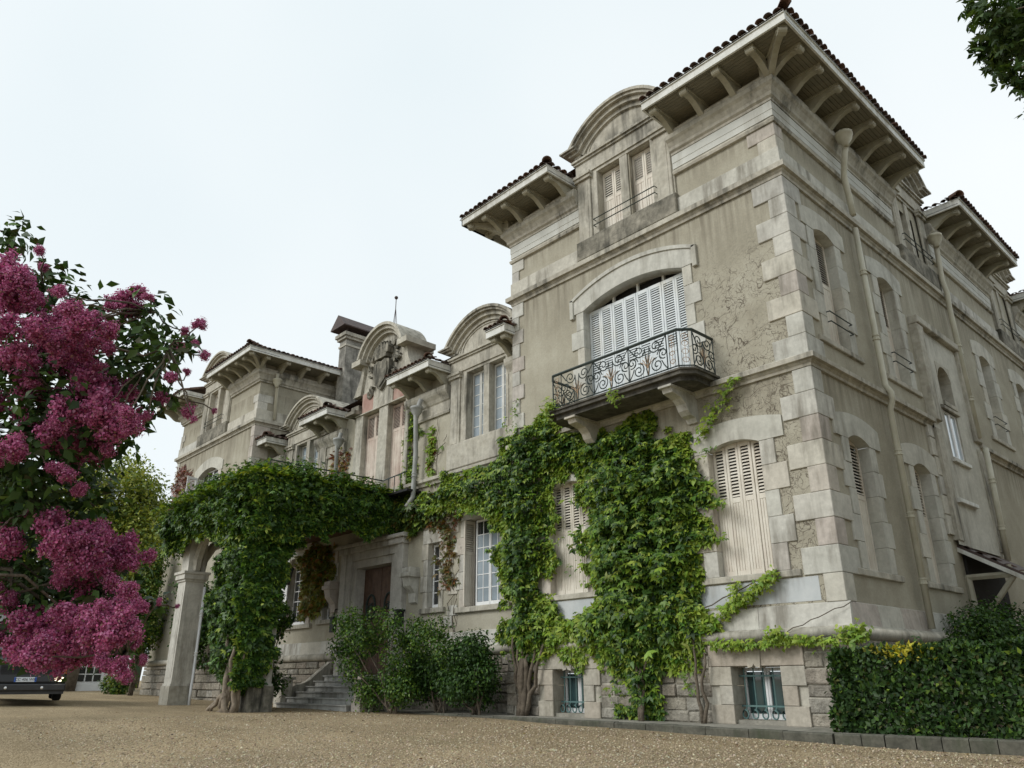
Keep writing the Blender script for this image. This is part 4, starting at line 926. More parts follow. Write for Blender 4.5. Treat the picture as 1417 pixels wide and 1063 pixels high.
pm.fbox(FC, sc2-1.68, sc2-1.12, zc2+.26, zc2+.46, -.8, .42); pm.fbox(FC, sc2+1.12, sc2+1.68, zc2+.26, zc2+.46, -.8, .42)
pm.build('pediment', 'worn_stone', PO)
# carved crest: crown over a shield with leafy scrolls
cs = MB(); rr = random.Random(4)
sh = [(-.46, 11.0), (-.2, 11.08), (0, 11.02), (.2, 11.08), (.46, 11.0), (.50, 10.6), (.38, 10.25), (0, 9.95), (-.38, 10.25), (-.50, 10.6)]
cs.prism(FC, [(sc2+a, b_) for a, b_ in sh], 0, .26); cs.prism(FC, [(sc2+a*.8, 10.55+(b_-10.55)*.8) for a, b_ in sh], .26, .30)
cs.fbox(FC, sc2-.34, sc2+.34, 11.12, 11.26, .02, .32)
for i in range(5):
    u = -.34+.17*i; cs.prism(FC, [(sc2+u-.07, 11.26), (sc2+u+.07, 11.26), (sc2+u+.10, 11.5), (sc2+u, 11.62+.06*(2-abs(i-2))), (sc2+u-.10, 11.5)], .06, .30); cs.ball(FC(sc2+u, 11.66+.05*(2-abs(i-2)), .18), .055)
for sg in (-1, 1):
    for k_ in range(13):
        t_ = k_/12; u_, v_ = sc2+sg*(.56+.16*math.sin(t_*6)), 11.45-1.5*t_; a_ = rr.uniform(-1.2, 1.2); L_ = rr.uniform(.16, .34)
        cs.prism(FC, [(u_, v_), (u_+sg*L_*.5*math.cos(a_)-.05, v_+L_*.5*math.sin(a_)+.06), (u_+sg*L_*math.cos(a_), v_+L_*math.sin(a_)), (u_+sg*L_*.6*math.cos(a_)+.03, v_+L_*.5*math.sin(a_)-.07)], .04, rr.uniform(.14, .30))
    cs.tube([FC(sc2+sg*u, v, .14) for u, v in spiral((.78, 10.05), .2, .04, PI*.5, 1.4, 16)], .055, 5)
cs.build('crest', 'mossy_stone', PO)
# main door
DR = MB()
for e, f, d in ((-16.83, -16.55, .20), (-16.55, -16.30, .14), (-16.30, -16.07, .07), (-14.08, -13.85, .07), (-13.85, -13.60, .14), (-13.60, -13.32, .20)): DR.fbox(FC, e, f, .88, 4.12 if d < .1 else (4.38 if d < .18 else 4.62), -.4, d, .012)
DR.fbox(FC, -16.30, -13.85, 4.12, 4.36, -.4, .07); DR.fbox(FC, -16.55, -13.6, 4.36, 4.60, -.4, .14); DR.fbox(FC, -16.9, -13.25, 4.60, 4.78, -.4, .26, .02); DR.fbox(FC, -17.0, -13.15, 4.78, 4.90, -.4, .34, .02)
DOOR = DR.build('doorway', 'pale_stone', VI)
for e, f in ((-16.07, -15.08), (-15.07, -14.08)):
    b = MB(); b.fbox(FC, e, f, .92, 4.1, -.34, -.28)
    for k_ in range(5): b.fbox(FC, e+.02+k_*.195, e+.21+k_*.195, .95, 4.08, -.28, -.262, .006)
    dl = b.build('door', 'door_wood', DOOR)
    c = ((e+f)/2, 2.9); r_ = MB(); r_.tube([FC(c[0]+.24*math.cos(a), c[1]+.38*math.sin(a), -.24) for a in np.linspace(0, 2*PI, 22)], .035, 6)
    for sg in (-1, 1): r_.tube([FC(c[0]+sg*u, c[1]+v, -.24) for u, v in spiral((.09, .0), .13, .03, PI/2, 1.3, 14)], .02, 5)
    r_.build('door_ornament', 'iron', DOOR)
# corbel brackets beside the door
for x in (-17.35, -12.9):
    b = MB(); b.fbox(FC, x-.24, x+.24, 3.55, 3.68, 0, .42, .02); b.fbox(FC, x-.2, x+.2, 3.68, 3.82, 0, .36, .02); b.prism(lambda s, z, d: (x-.17+d, .5-s, z), [(0, 3.55), (.36, 3.55), (.30, 3.3), (.12, 3.1), (.08, 2.85), (0, 2.8)], 0, .34)
    b.build('corbel', 'pale_stone', VI)

# ---- entrance steps
ST = MB()
for i in range(6): ST.box(-16.95+.03*i, -13.05-.03*i, -1.45+i*.29, .5, (i*.15 if i else -.3), .15*(i+1)-.03)
STEP = ST.build('entrance_steps', 'step_stone', VI)
for i in range(6): MB().box(-17.0+.03*i, -13.0-.03*i, -1.49+i*.29, -1.13+i*.29 if i < 5 else .45, .15*(i+1)-.03, .15*(i+1)).build('tread', 'step_stone', STEP)
for x in (-17.35, -12.98):
    b = MB(); b.box(x, x+.42, -1.35, -.93, -.2, .28); b.box(x+.04, x+.38, -1.31, -.97, .28, .78); b.box(x-.02, x+.44, -1.37, -.91, .78, .86); b.build('pedestal', 'pale_stone', STEP)
    b = MB(); q = [(-.93, .0), (-.93, .55), (-.4, .75), (.3, 1.3), (.5, 1.34), (.5, 0)]
    b.prism(lambda s, z, d: (x+.1+d, s, z), q, 0, .22); b.build('cheek_wall', 'worn_stone', STEP)

# ---- carriage porch
PRZ = 5.15
PR = MB(); PR.box(-20.55, -14.05, -3.8, .5, PRZ+.35, PRZ+.95)
PORCH = PR.build('porch', 'worn_stone', VI)
MB().box(-20.4, -14.3, -3.6, .48, PRZ+.20, PRZ+.345).build('porch_ceiling', 'door_wood', PORCH)
for x0 in (-20.3, -14.9):
    y0 = -3.6; b = MB(); s = .60
    cb = MB(); cb.box(x0-.06, x0+s+.06, y0-.06, y0+s+.06, -.2, .62); cb.build('column_base', 'mossy_stone' if x0 > -18 else 'worn_stone', PORCH); b.box(x0-.03, x0+s+.03, y0-.03, y0+s+.03, .62, .68)
    b.box(x0, x0+s, y0, y0+s, .68, 3.75); b.box(x0+.1, x0+s-.1, y0-.012, y0, .85, 3.6); b.box(x0+s, x0+s+.012, y0+.1, y0+s-.1, .85, 3.6)
    for z0, z1, e in ((3.75, 3.82, .04), (3.82, 3.98, .09), (3.98, 4.06, .13)): b.box(x0-e, x0+s+e, y0-e, y0+s+e, z0, z1)
    b.box(x0+.02, x0+s-.02, y0+.02, y0+s-.02, 4.06, PRZ+.35)
    b.build('column', 'pale_stone', PORCH)
    # curved braces springing from the capital
    for dx, dy in ((1 if x0 < -18 else -1, 0), (0, 1)):
        cxx, cyy = x0+.3+dx*.25, y0+.3+dy*.25
        b = MB(); b.tube([(cxx+dx*u, cyy+dy*u, v) for u, v in ((0, 4.1), (.05, 4.5), (.3, 4.95), (.8, 5.25), (1.6, 5.42))], .15, 6); b.build('brace', 'worn_stone', PORCH)
for (a, c, e, f) in ((-20.3, -14.3, -3.6, -3.0), (-20.3, -19.7, -3.05, .5), (-14.9, -14.3, -3.05, .5)): MB().box(a+.01, c-.01, e+.01, f-.01, PRZ+.0, PRZ+.36).build('beam', 'worn_stone', PORCH)
# low iron rail on the terrace
tr = MB(); zt = 6.64
rpath = [(-20.4, .3, zt), (-20.4, -3.7, zt), (-14.3, -3.7, zt), (-14.3, .1, zt), (-12.8, -.05, zt)]
tr.tube(rpath, .022, 5)
for a, c in zip(rpath, rpath[1:]):
    for k_ in range(4): q = [a[j]+(c[j]-a[j])*k_/4 for j in range(2)]; tr.tube([(q[0], q[1], 6.08), (q[0], q[1], zt)], .014, 5)
tr.build('terrace_rail', 'iron', PORCH)
MB().box(-14.1, -12.8, -.02, .5, 6.06, 6.13).build('terrace_slab', 'black_plastic', PORCH)
# white rainwater pipe beside the far column
downpipe([(-19.64, -2.98, 3.6), (-19.64, -2.98, .75), (-19.56, -3.02, .62), (-19.56, -3.02, -.05)], .045, m='white_paint')
# rainwater pipes on the attic
downpipe([(-12.55, .2, 8.95), (-12.75, .15, 8.55), (-12.8, .25, 7.3), (-12.85, .25, 5.9), (-12.95, .1, 5.6)], .075, hop=(-12.75, .18, 8.7), m='lead_sheet')
downpipe([(-17.3, .2, 8.95), (-17.45, .15, 8.55), (-17.45, .25, 6.4)], .07, hop=(-17.42, .18, 8.72), m='lead_sheet')

# ---- chimneys
def chimney(x0, x1, y0, y1, z0, z1, hood, m='chimney_render'):
    b = MB(); b.box(x0, x1, y0, y1, z0, z1); C_ = b.build('chimney', m, VI)
    b = MB()
    for e, a, c in ((.04, z1-.45, z1-.36), (.10, z1-.12, z1), (.17, z1, z1+.16)): b.box(x0-e, x1+e, y0-e, y1+e, a, c)
    b.build('chimney_cap', 'worn_stone', C_)
    if hood:
        xm = (x0+x1)/2; zb, zt_ = z1+.42, z1+1.0; b = MB()
        b.add([(x0-.3, y0-.35, zb), (x1+.3, y0-.35, zb), (xm, y0-.35, zt_), (x0-.3, y1+.35, zb), (x1+.3, y1+.35, zb), (xm, y1+.35, zt_), (x0-.3, y0-.35, zb-.05), (x1+.3, y0-.35, zb-.05), (x0-.3, y1+.35, zb-.05), (x1+.3, y1+.35, zb-.05)],
              [(0, 1, 2), (3, 5, 4), (0, 2, 5, 3), (1, 4, 5, 2), (6, 8, 9, 7), (0, 6, 7, 1), (3, 4, 9, 8), (0, 3, 8, 6), (1, 7, 9, 4)])
        for xx in (x0, x1):
            for yy in (y0, y1): b.box(xx-.03, xx+.03, yy-.03, yy+.03, z1+.1, zb)
        b.build('chimney_hood', 'dark_metal', C_)
    return C_
chimney(-22.05, -21.5, 2.5, 4.7, 9, 14.85, True)
c2 = chimney(-21.6, -20.9, 5.15, 6.5, 9, 14.95, False, 'lead_sheet')
b = MB(); b.tube([(-21.2, 4.75, 14.9), (-21.2, 4.75, 17.35)], .02, 5); b.ball((-21.2, 4.75, 17.4), .09, 6, 4)
for dx in (-.22, .22): b.tube([(-21.2+dx, 4.75, 15.6), (-21.2, 4.75, 16.9)], .014, 4)
b.build('lightning_rod', 'dark_metal', VI)

# ================================================================ FAR PAVILION
X0, X1, YF = -31.0, -22.85, -.55
HL = []
def lw(sc, hw, z0, zs):
    w_ = arch_head(FL, sc, hw, zs, .30, .44, .4); jambs(FL, sc, hw, z0, zs, 5, w_, .3, .48, dep=.32); HL.append((sc-hw, sc+hw, z0, zs+.30)); return w_
w_ = lw(-27.1, 1.1, 6.44, 9.15)
casement(FL, -28.15, -26.05, 6.46, 9.4, -.25, w_, cols=2, rows=4, leaves=2, glass='dark_glass'); back(FL, -28.2, -26, 6.44, 9.45, -.4, w_)
shutter(lambda s, z, d: (-28.2+d+s*.35, YF-.05-s, z), 0, .5, 6.5, 9.2, 0, 'white_paint', w_); shutter(lambda s, z, d: (-26.05-d, YF+.28-s, z), 0, .28, 6.5, 9.2, 0, 'white_paint', w_)
wall(FL, X0, X1, 0, Z_E+.1, HL+[(-27.92, -27.18, 11.25, 13.13), (-26.94, -26.2, 11.25, 13.13)])
wall(RL, YF, 8, 0, Z_E+.1, [])
PL = MB().sweep([(X0, 3), (X0, YF), (X1, YF), (X1, .5)], TORUS).build('plinth', 'worn_stone', VI, True)
rubble(FL, X0, X1+.15, [], sd=14, lo=.6, hi=1.3)
quoins(X1, YF, Z_CAP, 6.19, 9, 1, a=(.3, .5), b=(.25, .45)); quoins(X1, YF, 6.43, 10.42, 9, 1, a=(.26, .30), b=(.3, .62), start=1); quoins(X1, YF, 11.12, 11.77, 2, 1, a=(.24, .42), b=(.4, .6))
quoins(X0, YF, 6.43, 10.42, 9, -1, a=(.25, .42)); quoins(X0, YF, 11.12, 11.77, 2, -1, a=(.25, .42))
MB().sweep([(X0, 3), (X0, YF), (X1, YF), (X1, 8)], S1P).build('string_course', 'worn_stone', VI); MB().sweep([(X0, 3), (X0, YF), (X1, YF), (X1, 8)], S2P).build('string_course', 'worn_stone', VI)
for pth in ([(X0, 3), (X0, YF), (-28.55, YF)], [(-25.58, YF), (X1, YF), (X1, 8)]):
    MB().sweep(pth, BAND).build('stone_band', 'pale_stone', VI); MB().sweep(pth, ENT).build('cornice', 'worn_stone', VI)
ea = eave(FL, 0, -26.05, X1+OV_, Z_E, OV_, (-25.8, -25.0, -24.2, -23.35, -22.65), (True, False), ext1=3.5)
eb = eave(RL, PI/2, YF-OV_+.045, 4.2, Z_E, OV_, (-.75, .15, 1.05, 1.95, 2.85, 3.7), (False, True), ext0=3.5, sof0=YF)
inst('bracket', BR, ea, (X1, YF, Z_E+.03), (0, 0, PI/4), (1, 1.36, 1))
for k_ in range(5): inst('roof_tile', TILE, ea, (X1+OV_+.12-k_*.28, YF-OV_-.12+k_*.28, Z_E+.27+k_*.28*math.tan(PIT)), (math.radians(13), 0, PI/4), (1.1, 1, 1.15))
eave(FL, 0, X0-OV_, -28.7, Z_E, OV_, (-31.8, -31.0, -30.2, -29.4, -28.85), (True, True), ext0=2.2)
dormer(FL, -27.1, 1.5, 10.72, 0)
hp = MB(); hp.add([(X0, YF, rz), (X1, YF, rz), (X1, 12, rz), (X0, 12, rz), (-26.9, 3.5, rz+1.42), (-26.9, 10, rz+1.42)], [(0, 1, 4), (1, 2, 5, 4), (2, 3, 5), (3, 0, 4, 5)]); hp.build('roof', 'terracotta', VI)
downpipe([(X1+.32, .0, 12.7), (X1+.28, .02, 12.4), (X1+.2, .1, 12.1), (X1+.18, .15, 10.75)], .075, hop=(X1+.25, .05, 12.45), m='pipe_paint')

# ---- lantern hanging in the porch
LN = tag(empty('porch_lantern', (-16.9, -1.6, 3.9)), 'black lantern hanging under the vine covered carriage porch', 'lantern')
b = MB(); b.lathe((0, 0, 0), [(.10, -.38), (.14, -.36), (.22, .10), (.24, .12), (.10, .28), (.05, .32), (.05, .36)], 6); b.build('lamp_body', 'dark_glass', LN)
b = MB(); b.tube([(0, 0, .36), (0, 0, 1.45)], .012, 4)
for k_ in range(6): a = k_*PI/3; b.tube([(.142*math.cos(a), .142*math.sin(a), -.37), (.225*math.cos(a), .225*math.sin(a), .1)], .012, 4)
b.lathe((0, 0, .1), [(.26, 0), (.26, .03), (.11, .2), (.06, .24)], 6); b.build('lamp_frame', 'iron', LN)
for x in (-13.42, -17.05):
    b = MB(); b.box(x-.11, x+.11, .24, .44, 2.2, 2.62); b.box(x-.14, x+.14, .2, .46, 2.62, 2.68); b.tube([(x, .34, 2.68), (x, .34, 2.9), (x, .5, 2.95)], .02, 4)
    tag(b.build('wall_lantern', 'black_plastic'), 'black box lantern on the wall %s of the main door' % ('right' if x > -15 else 'left'), 'lantern', 'lanterns beside the main door')

# ================================================================ PLANTS
UP = np.array([0, 0, 1.])
def rand_dir(n): v = NP.normal(0, 1, (n, 3)); return v/np.linalg.norm(v, axis=1, keepdims=True)
def seg_dist(px, py, poly):
    d = np.full(len(px), 9.)
    for (x0, y0), (x1, y1) in zip(poly, poly[1:]+poly[:1]):
        vx, vy = x1-x0, y1-y0; t = np.clip(((px-x0)*vx+(py-y0)*vy)/(vx*vx+vy*vy+1e-9), 0, 1)
        d = np.minimum(d, np.hypot(px-x0-t*vx, py-y0-t*vy))
    return d
def vine_leaves(fr, nvec, poly, holes, n, thick, size, young=.25, cols=GREEN, wts=(3, 4, 3, 1.2), ragged=.22, d0=.02, edge=.55, lime=LIME):
    P_ = np.array(poly); lo, hi = P_.min(0)-.2, P_.max(0)+.2
    s = NP.uniform(lo[0], hi[0], n*3); z = NP.uniform(lo[1], hi[1], n*3)
    js = s+ragged*vnoise(s, z, s*0, 3.1, 1)+ragged*.5*vnoise(s, z, s*0, 8.3, 2)+NP.normal(0, .04, len(s)); jz = z+ragged*vnoise(s, z, s*0, 2.7, 5)+ragged*.5*vnoise(s, z, s*0, 7.7, 3)
    ok = in_poly(js, jz, poly)
    for h in holes: ok &= ~in_poly(js, jz, h)
    s, z = s[ok][:n], z[ok][:n]; n = len(s)
    e = seg_dist(s, z, poly)
    for h in holes: e = np.minimum(e, seg_dist(s, z, h))
    e = np.clip(e/edge, .12, 1)
    lump = np.clip(.60+.42*vnoise(s, z, s*.3, 3.4, 7)+.34*vnoise(s, z, s, 8.0, 4), .12, 1.3)
    d = d0+thick*e*lump*NP.random(n)**.45
    base = np.array([fr(a, b, c) for a, b, c in zip(s, z, d)])
    nv = np.asarray(nvec, float)
    nrm = nv*.9+UP*.55+NP.normal(0, .42, (n, 3)); tip = -UP*1.0+nv*.25+NP.normal(0, .5, (n, 3))
    c = palette(n, cols, wts)
    yg = (NP.random(n) < young*(1.25-e)*1.2) & (d > thick*.3*e)
    c[yg] = palette(int(yg.sum()), lime, (1,)*len(lime))
    return base, basis(nrm, tip), np.clip(NP.lognormal(-.08, .32, n), .4, 1.9)*size, c
def merge(parts): return tuple(np.concatenate([p[i] for p in parts]) for i in range(4))
def path_leaves(pts, n, spread, size, nvec, cols=LIME, wts=(1, 1, 1)):
    P_ = np.array(pts); L = np.r_[0, np.cumsum(np.linalg.norm(np.diff(P_, axis=0), axis=1))]; t = NP.uniform(0, L[-1], n)
    p = np.stack([np.interp(t, L, P_[:, i]) for i in range(3)], 1)+NP.normal(0, spread, (n, 3))*np.array([1, 1, 1])
    nv = np.asarray(nvec, float); p += nv*NP.uniform(0, spread*1.2, (n, 1))
    return p, basis(nv*.9+UP*.6+NP.normal(0, .4, (n, 3)), -UP+NP.normal(0, .6, (n, 3))), NP.uniform(.6, 1.2, n)*size, palette(n, cols, wts)
def plant(name, label, cat, loc, group=None):
    return tag(empty(name, loc), label, cat, group)
def put(me, name, parent, kind=None):
    """world-space mesh under a thing"""
    o = bpy.data.objects.new(name, me); link(o, parent); o.matrix_parent_inverse = Matrix.Translation(parent.location).inverted()
    if kind: o['kind'] = kind
    return o
def putmb(b, name, m, parent, smooth=True): return put(b.mesh(name, m, smooth), name, parent)
def wander(a, b, n=6, amp=.08, sd=0):
    R = random.Random(sd); a, b = Vector(a), Vector(b)
    return [a.lerp(b, i/n)+Vector((R.uniform(-amp, amp), R.uniform(-amp, amp), R.uniform(-amp, amp)))*(0 < i < n) for i in range(n+1)]

def blob_leaves(blobs, n, size, cols, wts, out=.75, shell=.5, up=.5, squash=1., lump=.18):
    B_ = np.array([b_[:3] for b_ in blobs]); Rr = np.array([(b_[3],)*3 if len(b_) == 4 else b_[3:6] for b_ in blobs], float)
    w_ = Rr.prod(1)**(2/3); idx = NP.choice(len(blobs), n, p=w_/w_.sum()); d = rand_dir(n)
    rad = shell+(1-shell)*NP.random(n)**.6
    p = B_[idx]+d*Rr[idx]*(rad*(1+lump*vnoise(d[:, 0]*3+idx, d[:, 1]*3, d[:, 2]*3, 2.3, 1)+lump*.6*NP.normal(0, 1, n)))[:, None]
    nrm = d*out+UP*up+NP.normal(0, .5, (n, 3)); tip = d*.7-UP*.25+NP.normal(0, .6, (n, 3))
    return p, basis(nrm, tip), NP.uniform(.65, 1.25, n)*size, palette(n, cols, wts)
def two_kinds(L, thing):
    """older trifoliate leaves and plain young ones as two foliage meshes"""
    k_ = NP.random(len(L[0])) < .38
    put(leaf_mesh('foliage', *TRI, *[a[~k_] for a in L]), 'foliage', thing, 'stuff')
    put(leaf_mesh('foliage', *OV, L[0][k_], L[1][k_], L[2][k_]*1.05, L[3][k_]), 'foliage', thing, 'stuff')
# ---- creeper on the near pavilion
VA = [(-8.42, 6.38), (-7.73, 6.81), (-7.19, 7.02), (-6.55, 7.05), (-6.2, 6.59), (-5.62, 6.27), (-4.96, 6.18), (-4.11, 6.24), (-3.44, 5.94), (-2.92, 5.5), (-2.6, 5.15), (-2.35, 4.76), (-2.26, 4.38), (-2.16, 4.08), (-2.39, 3.9), (-2.58, 3.72), (-2.24, 3.39), (-2.26, 3.21), (-2.65, 3.1), (-2.77, 2.7), (-2.98, 2.31), (-2.93, 1.97), (-2.38, 1.87), (-2.21, 1.61), (-2.51, 1.41), (-2.92, 1.29), (-3.02, 1.06), (-3.45, 0.94), (-3.74, 0.49), (-3.95, 0.11), (-4.39, 0.03), (-4.54, 0.49), (-4.88, 0.89), (-5.26, 1.11), (-5.66, 1.21), (-6.06, 1.44), (-6.49, 1.58), (-6.84, 1.41), (-7.08, 0.99), (-7.78, 0.92), (-8.15, 1.24), (-8.41, 1.73), (-8.15, 2.38), (-8.41, 3.08), (-8.55, 3.7), (-8.42, 4.49), (-8.92, 4.6), (-9.41, 5.02), (-9.87, 5.13), (-10.81, 5.2), (-11.65, 5.38), (-11.9, 5.77), (-10.85, 5.96), (-9.89, 6.09), (-8.99, 6.21)]
VH = [(-6.7, 4.59), (-6.81, 5.17), (-6.48, 5.34), (-5.74, 5.28), (-5.7, 4.76), (-5.66, 4.09), (-5.63, 3.45), (-5.53, 2.81), (-5.68, 2.37), (-6.04, 2.01), (-6.59, 2.04), (-6.97, 2.38), (-6.91, 3.1), (-6.73, 3.41), (-6.64, 4.24)]
V1 = plant('climbing_vine', 'dense green creeper covering the wall below the iron balcony', 'vine', (-4.15, -.5, 0))
FN = (0, -1, 0)
pts = [vine_leaves(F0, FN, VA, [VH], 36000, .52, .105, young=.6, ragged=.36, wts=(3.5, 4, 3, 1.2)),
       vine_leaves(F0, FN, [(-5.5, 1.4), (-5.5, 5.9), (-2.7, 5.4), (-2.7, 1.4), (-3.6, .8), (-4.6, .8)], [], 9500, .78, .108, young=.6, cols=GREEN+LIME, wts=(2.5, 3, 4, 2, .35, .2, .5)),
       vine_leaves(F0, FN, [(-7.9, 1.2), (-7.9, 2.3), (-6.9, 2.35), (-6.5, 1.95), (-5.9, 1.95), (-5.4, 2.5), (-2.9, 2.3), (-2.35, 1.9), (-2.2, 1.6), (-2.6, 1.35), (-3.2, 1.0), (-5, 1.0), (-6.2, 1.4), (-7, 1.2)], [], 4200, .5, .105, young=.8, cols=GREEN+LIME, wts=(1.5, 3, 4, 2.5, .8, .5, .8), d0=.15),
       *[path_leaves(wander(a_, c_, 6, .09, 80+i_), n_, .05, .085, FN, LIME+GREEN[2:], (1, 1, 1, 2, 2)) for i_, (a_, c_, n_) in enumerate((((-2.6, -.1, 3.7), (-2.0, -.12, 3.95), 40), ((-2.6, -.1, 3.2), (-2.05, -.1, 3.3), 36), ((-5.7, -.1, 3.1), (-6.15, -.12, 3.15), 22), ((-6.8, -.1, 3.7), (-6.3, -.12, 3.85), 22), ((-2.7, -.1, 4.7), (-2.2, -.1, 5.1), 30), ((-8.3, -.05, 6.4), (-8.35, -.1, 7.3), 40), ((-7.9, -.1, 6.8), (-7.95, -.1, 7.6), 36), ((-3.2, -.2, .95), (-2.95, -.25, .45), 30), ((-4.8, -.2, .9), (-5.0, -.25, .35), 26), ((-7.0, -.2, 1.1), (-6.85, -.2, 1.35), 20)))],
       vine_leaves(F0, FN, [(-7.2, 6.0), (-7.3, 6.95), (-6.3, 7.0), (-6.0, 6.6), (-6.2, 5.9)], [], 1500, .4, .12, young=1.2),
       vine_leaves(F0, FN, [(-4.75, 1.3), (-3.4, 1.3), (-3.65, .6), (-3.85, .05), (-4.45, .05), (-4.6, .6)], [], 1500, .5, .1, young=.3, d0=.15),
       vine_leaves(F0, FN, [(-8.1, 1.6), (-7.2, 1.6), (-7.35, 1.0), (-7.9, 1.0)], [], 500, .4, .1, young=.2, d0=.15),
       path_leaves([(-2.32, -.1, 1.88), (-2.08, -.1, 2.01), (-1.76, -.1, 2.12), (-1.44, -.1, 2.35), (-1.13, -.1, 2.55)], 420, .06, .09, FN),
       path_leaves([(-1.9, -.1, 2.15), (-2.05, -.1, 2.3), (-1.95, -.1, 2.42)], 60, .05, .08, FN),
       path_leaves([(-2.48, -.28, 1.38), (-1.96, -.28, 1.31), (-1.39, -.28, 1.33), (-.97, -.28, 1.38), (-.46, -.28, 1.33), (-.09, -.28, 1.33), (.28, -.28, 1.40)], 520, .045, .085, FN),
       path_leaves([(-1.3, -.3, 1.38), (-1.1, -.3, 1.48), (-1.22, -.25, 1.58)], 90, .05, .09, FN), path_leaves([(.0, -.3, 1.42), (.22, -.28, 1.50), (.35, -.2, 1.42)], 110, .06, .09, FN),
       path_leaves([(-2.5, -.12, 5.3), (-2.11, -.12, 5.72), (-1.83, -.12, 5.95), (-1.66, -.12, 6.22), (-1.46, -.17, 6.34)], 170, .075, .10, FN),
       path_leaves([(-5.9, -.9, 6.5), (-5.85, -1.0, 6.7), (-5.6, -1.05, 6.6)], 120, .08, .09, FN), path_leaves([(-3.75, -1.1, 6.42), (-3.8, -1.12, 6.2)], 60, .06, .09, FN)]
two_kinds(merge(pts), V1)
for base, tops, r_ in (((-4.15, -.42, -.02), ((-4.2, 1.6), (-4.05, 1.4), (-4.35, 1.5)), .045), ((-2.78, -.36, -.02), ((-2.9, 1.5), (-2.7, 1.2)), .04), ((-7.6, -.3, -.02), ((-7.9, 1.7), (-7.6, 1.6), (-7.75, 1.4), (-7.4, 1.3), (-7.15, 1.6), (-6.9, 1.5)), .06)):
    b = MB()
    for k_, (x, zt_) in enumerate(tops): b.tube(wander((base[0]+.03*k_, base[1], base[2]), (x, -.25, zt_), 7, .05, k_+int(-base[0]*7)), r_, 7, r_*.45)
    if r_ > .05:
        for k_ in range(3): b.tube(wander((-7.62+.06*k_, -.32, -.02), (-7.56+.06*k_, -.3, 1.2), 6, .04, 20+k_), .09, 8, .05)
    putmb(b, 'stem', 'bark', V1)
for a_, c_, r_ in (((-3.0, -.12, 1.9), (-1.1, -.1, 2.55), .012), ((-2.6, -.1, 5.2), (-1.45, -.12, 6.3), .01), ((-1.0, -.24, 1.50), (.12, -.12, 1.92), .008)):
    putmb(MB().tube(wander(a_, c_, 8, .03, 6), r_, 4), 'tendril', 'bark', V1)

# ---- vine over the carriage porch
V2 = plant('porch_vine', 'thick dark green vine smothering the carriage porch and its near column', 'vine', (-14.4, -4.3, 0))
PRT = side(-13.95); PFR = front(-3.78); PTOP = lambda s, z, d: (s, z, 6.05+d)
parts = [vine_leaves(PRT, (1, 0, 0), [(-4.2, 4.3), (-4.2, 6.35), (.45, 6.25), (.45, 5.0), (-.6, 4.85), (-1.8, 4.7), (-2.8, 4.55)], [], 10000, .45, .115, young=.2, wts=(3, 4, 3, 1)),
         vine_leaves(PFR, FN, [(-21.3, 4.75), (-21.3, 6.0), (-20.6, 6.45), (-14.0, 6.35), (-13.8, 4.3), (-15.6, 4.2), (-16.4, 4.6), (-18, 4.9), (-19.4, 4.9), (-20.2, 4.6)], [], 14000, .6, .115, young=.25, wts=(3, 4, 3, 1)),
         vine_leaves(PTOP, (0, 0, 1), [(-21.2, -4.5), (-13.6, -4.5), (-13.5, .3), (-21.2, .3)], [], 11000, .62, .115, young=.45, wts=(2, 4, 3, 1)),
         vine_leaves(front(-3.62), FN, [(-16.7, 4.6), (-14.1, 4.6), (-14.0, 3.0), (-14.1, 1.6), (-14.3, .55), (-15.2, .5), (-16.4, 1.2), (-16.9, 3.0)], [], 9500, .7, .115, young=.12, wts=(3, 4, 3, .9)),
         vine_leaves(side(-14.25), (1, 0, 0), [(-4.2, 4.5), (-2.3, 4.75), (-2.85, 4.1), (-3.05, 2.6), (-3.15, 1.5), (-3.3, .6), (-4.0, .5), (-4.2, 2.5)], [], 7000, .42, .115, young=.12, wts=(3, 4, 3, .9)),
         vine_leaves(front(.45), FN, [(-14.0, 5.0), (-14.0, 6.2), (-12.6, 6.0), (-11.5, 5.95), (-11.3, 5.35), (-12.2, 5.2), (-13.2, 4.85)], [], 3000, .5, .13, young=.2, cols=[(.04, .08, .02), (.08, .12, .03), (.16, .12, .03), (.06, .11, .025)], wts=(3, 3, 1, 3))]
parts.append(blob_leaves([(-14.3, -3.8, 6.0, .52), (-15.2, -3.9, 6.05, .58), (-16.4, -3.9, 6.25, .5), (-13.9, -2.8, 6.2, .5), (-13.9, -1.7, 6.1, .45), (-14.6, -3.2, 6.22, .55), (-17.8, -3.9, 6.2, .5), (-19.3, -3.9, 6.1, .5), (-20.6, -3.8, 5.7, .55), (-20.9, -3.5, 5.2, .5), (-13.8, -.6, 6.0, .4), (-15.6, -3.4, 6.25, .5), (-13.7, -3.6, 5.5, .4), (-13.7, -2.2, 5.4, .35), (-17, -4.0, 5.5, .4), (-15.5, -4.1, 5.3, .45)], 12000, .11, GREEN+LIME, (2.5, 4, 3, 1.2, .4, .3, .4), shell=.4, lump=.3))
two_kinds(merge(parts), V2)
b = MB()
for k_ in range(9): b.tube(wander((-14.5+.16*math.cos(k_*2.4), -4.0+.16*math.sin(k_*2.4), -.05), (-14.55+.4*math.cos(k_*1.9), -3.85+.2*math.sin(k_), 1.5+.2*(k_ % 3)), 7, .07, 40+k_), .085, 7, .04)
for k_ in range(4): b.tube(wander((-14.8+.1*k_, -4.1, .42), (-15.5+.3*k_, -4.15, -.02), 4, .08, 60+k_), .06, 6, .04)
putmb(b, 'stem', 'pale_bark', V2)

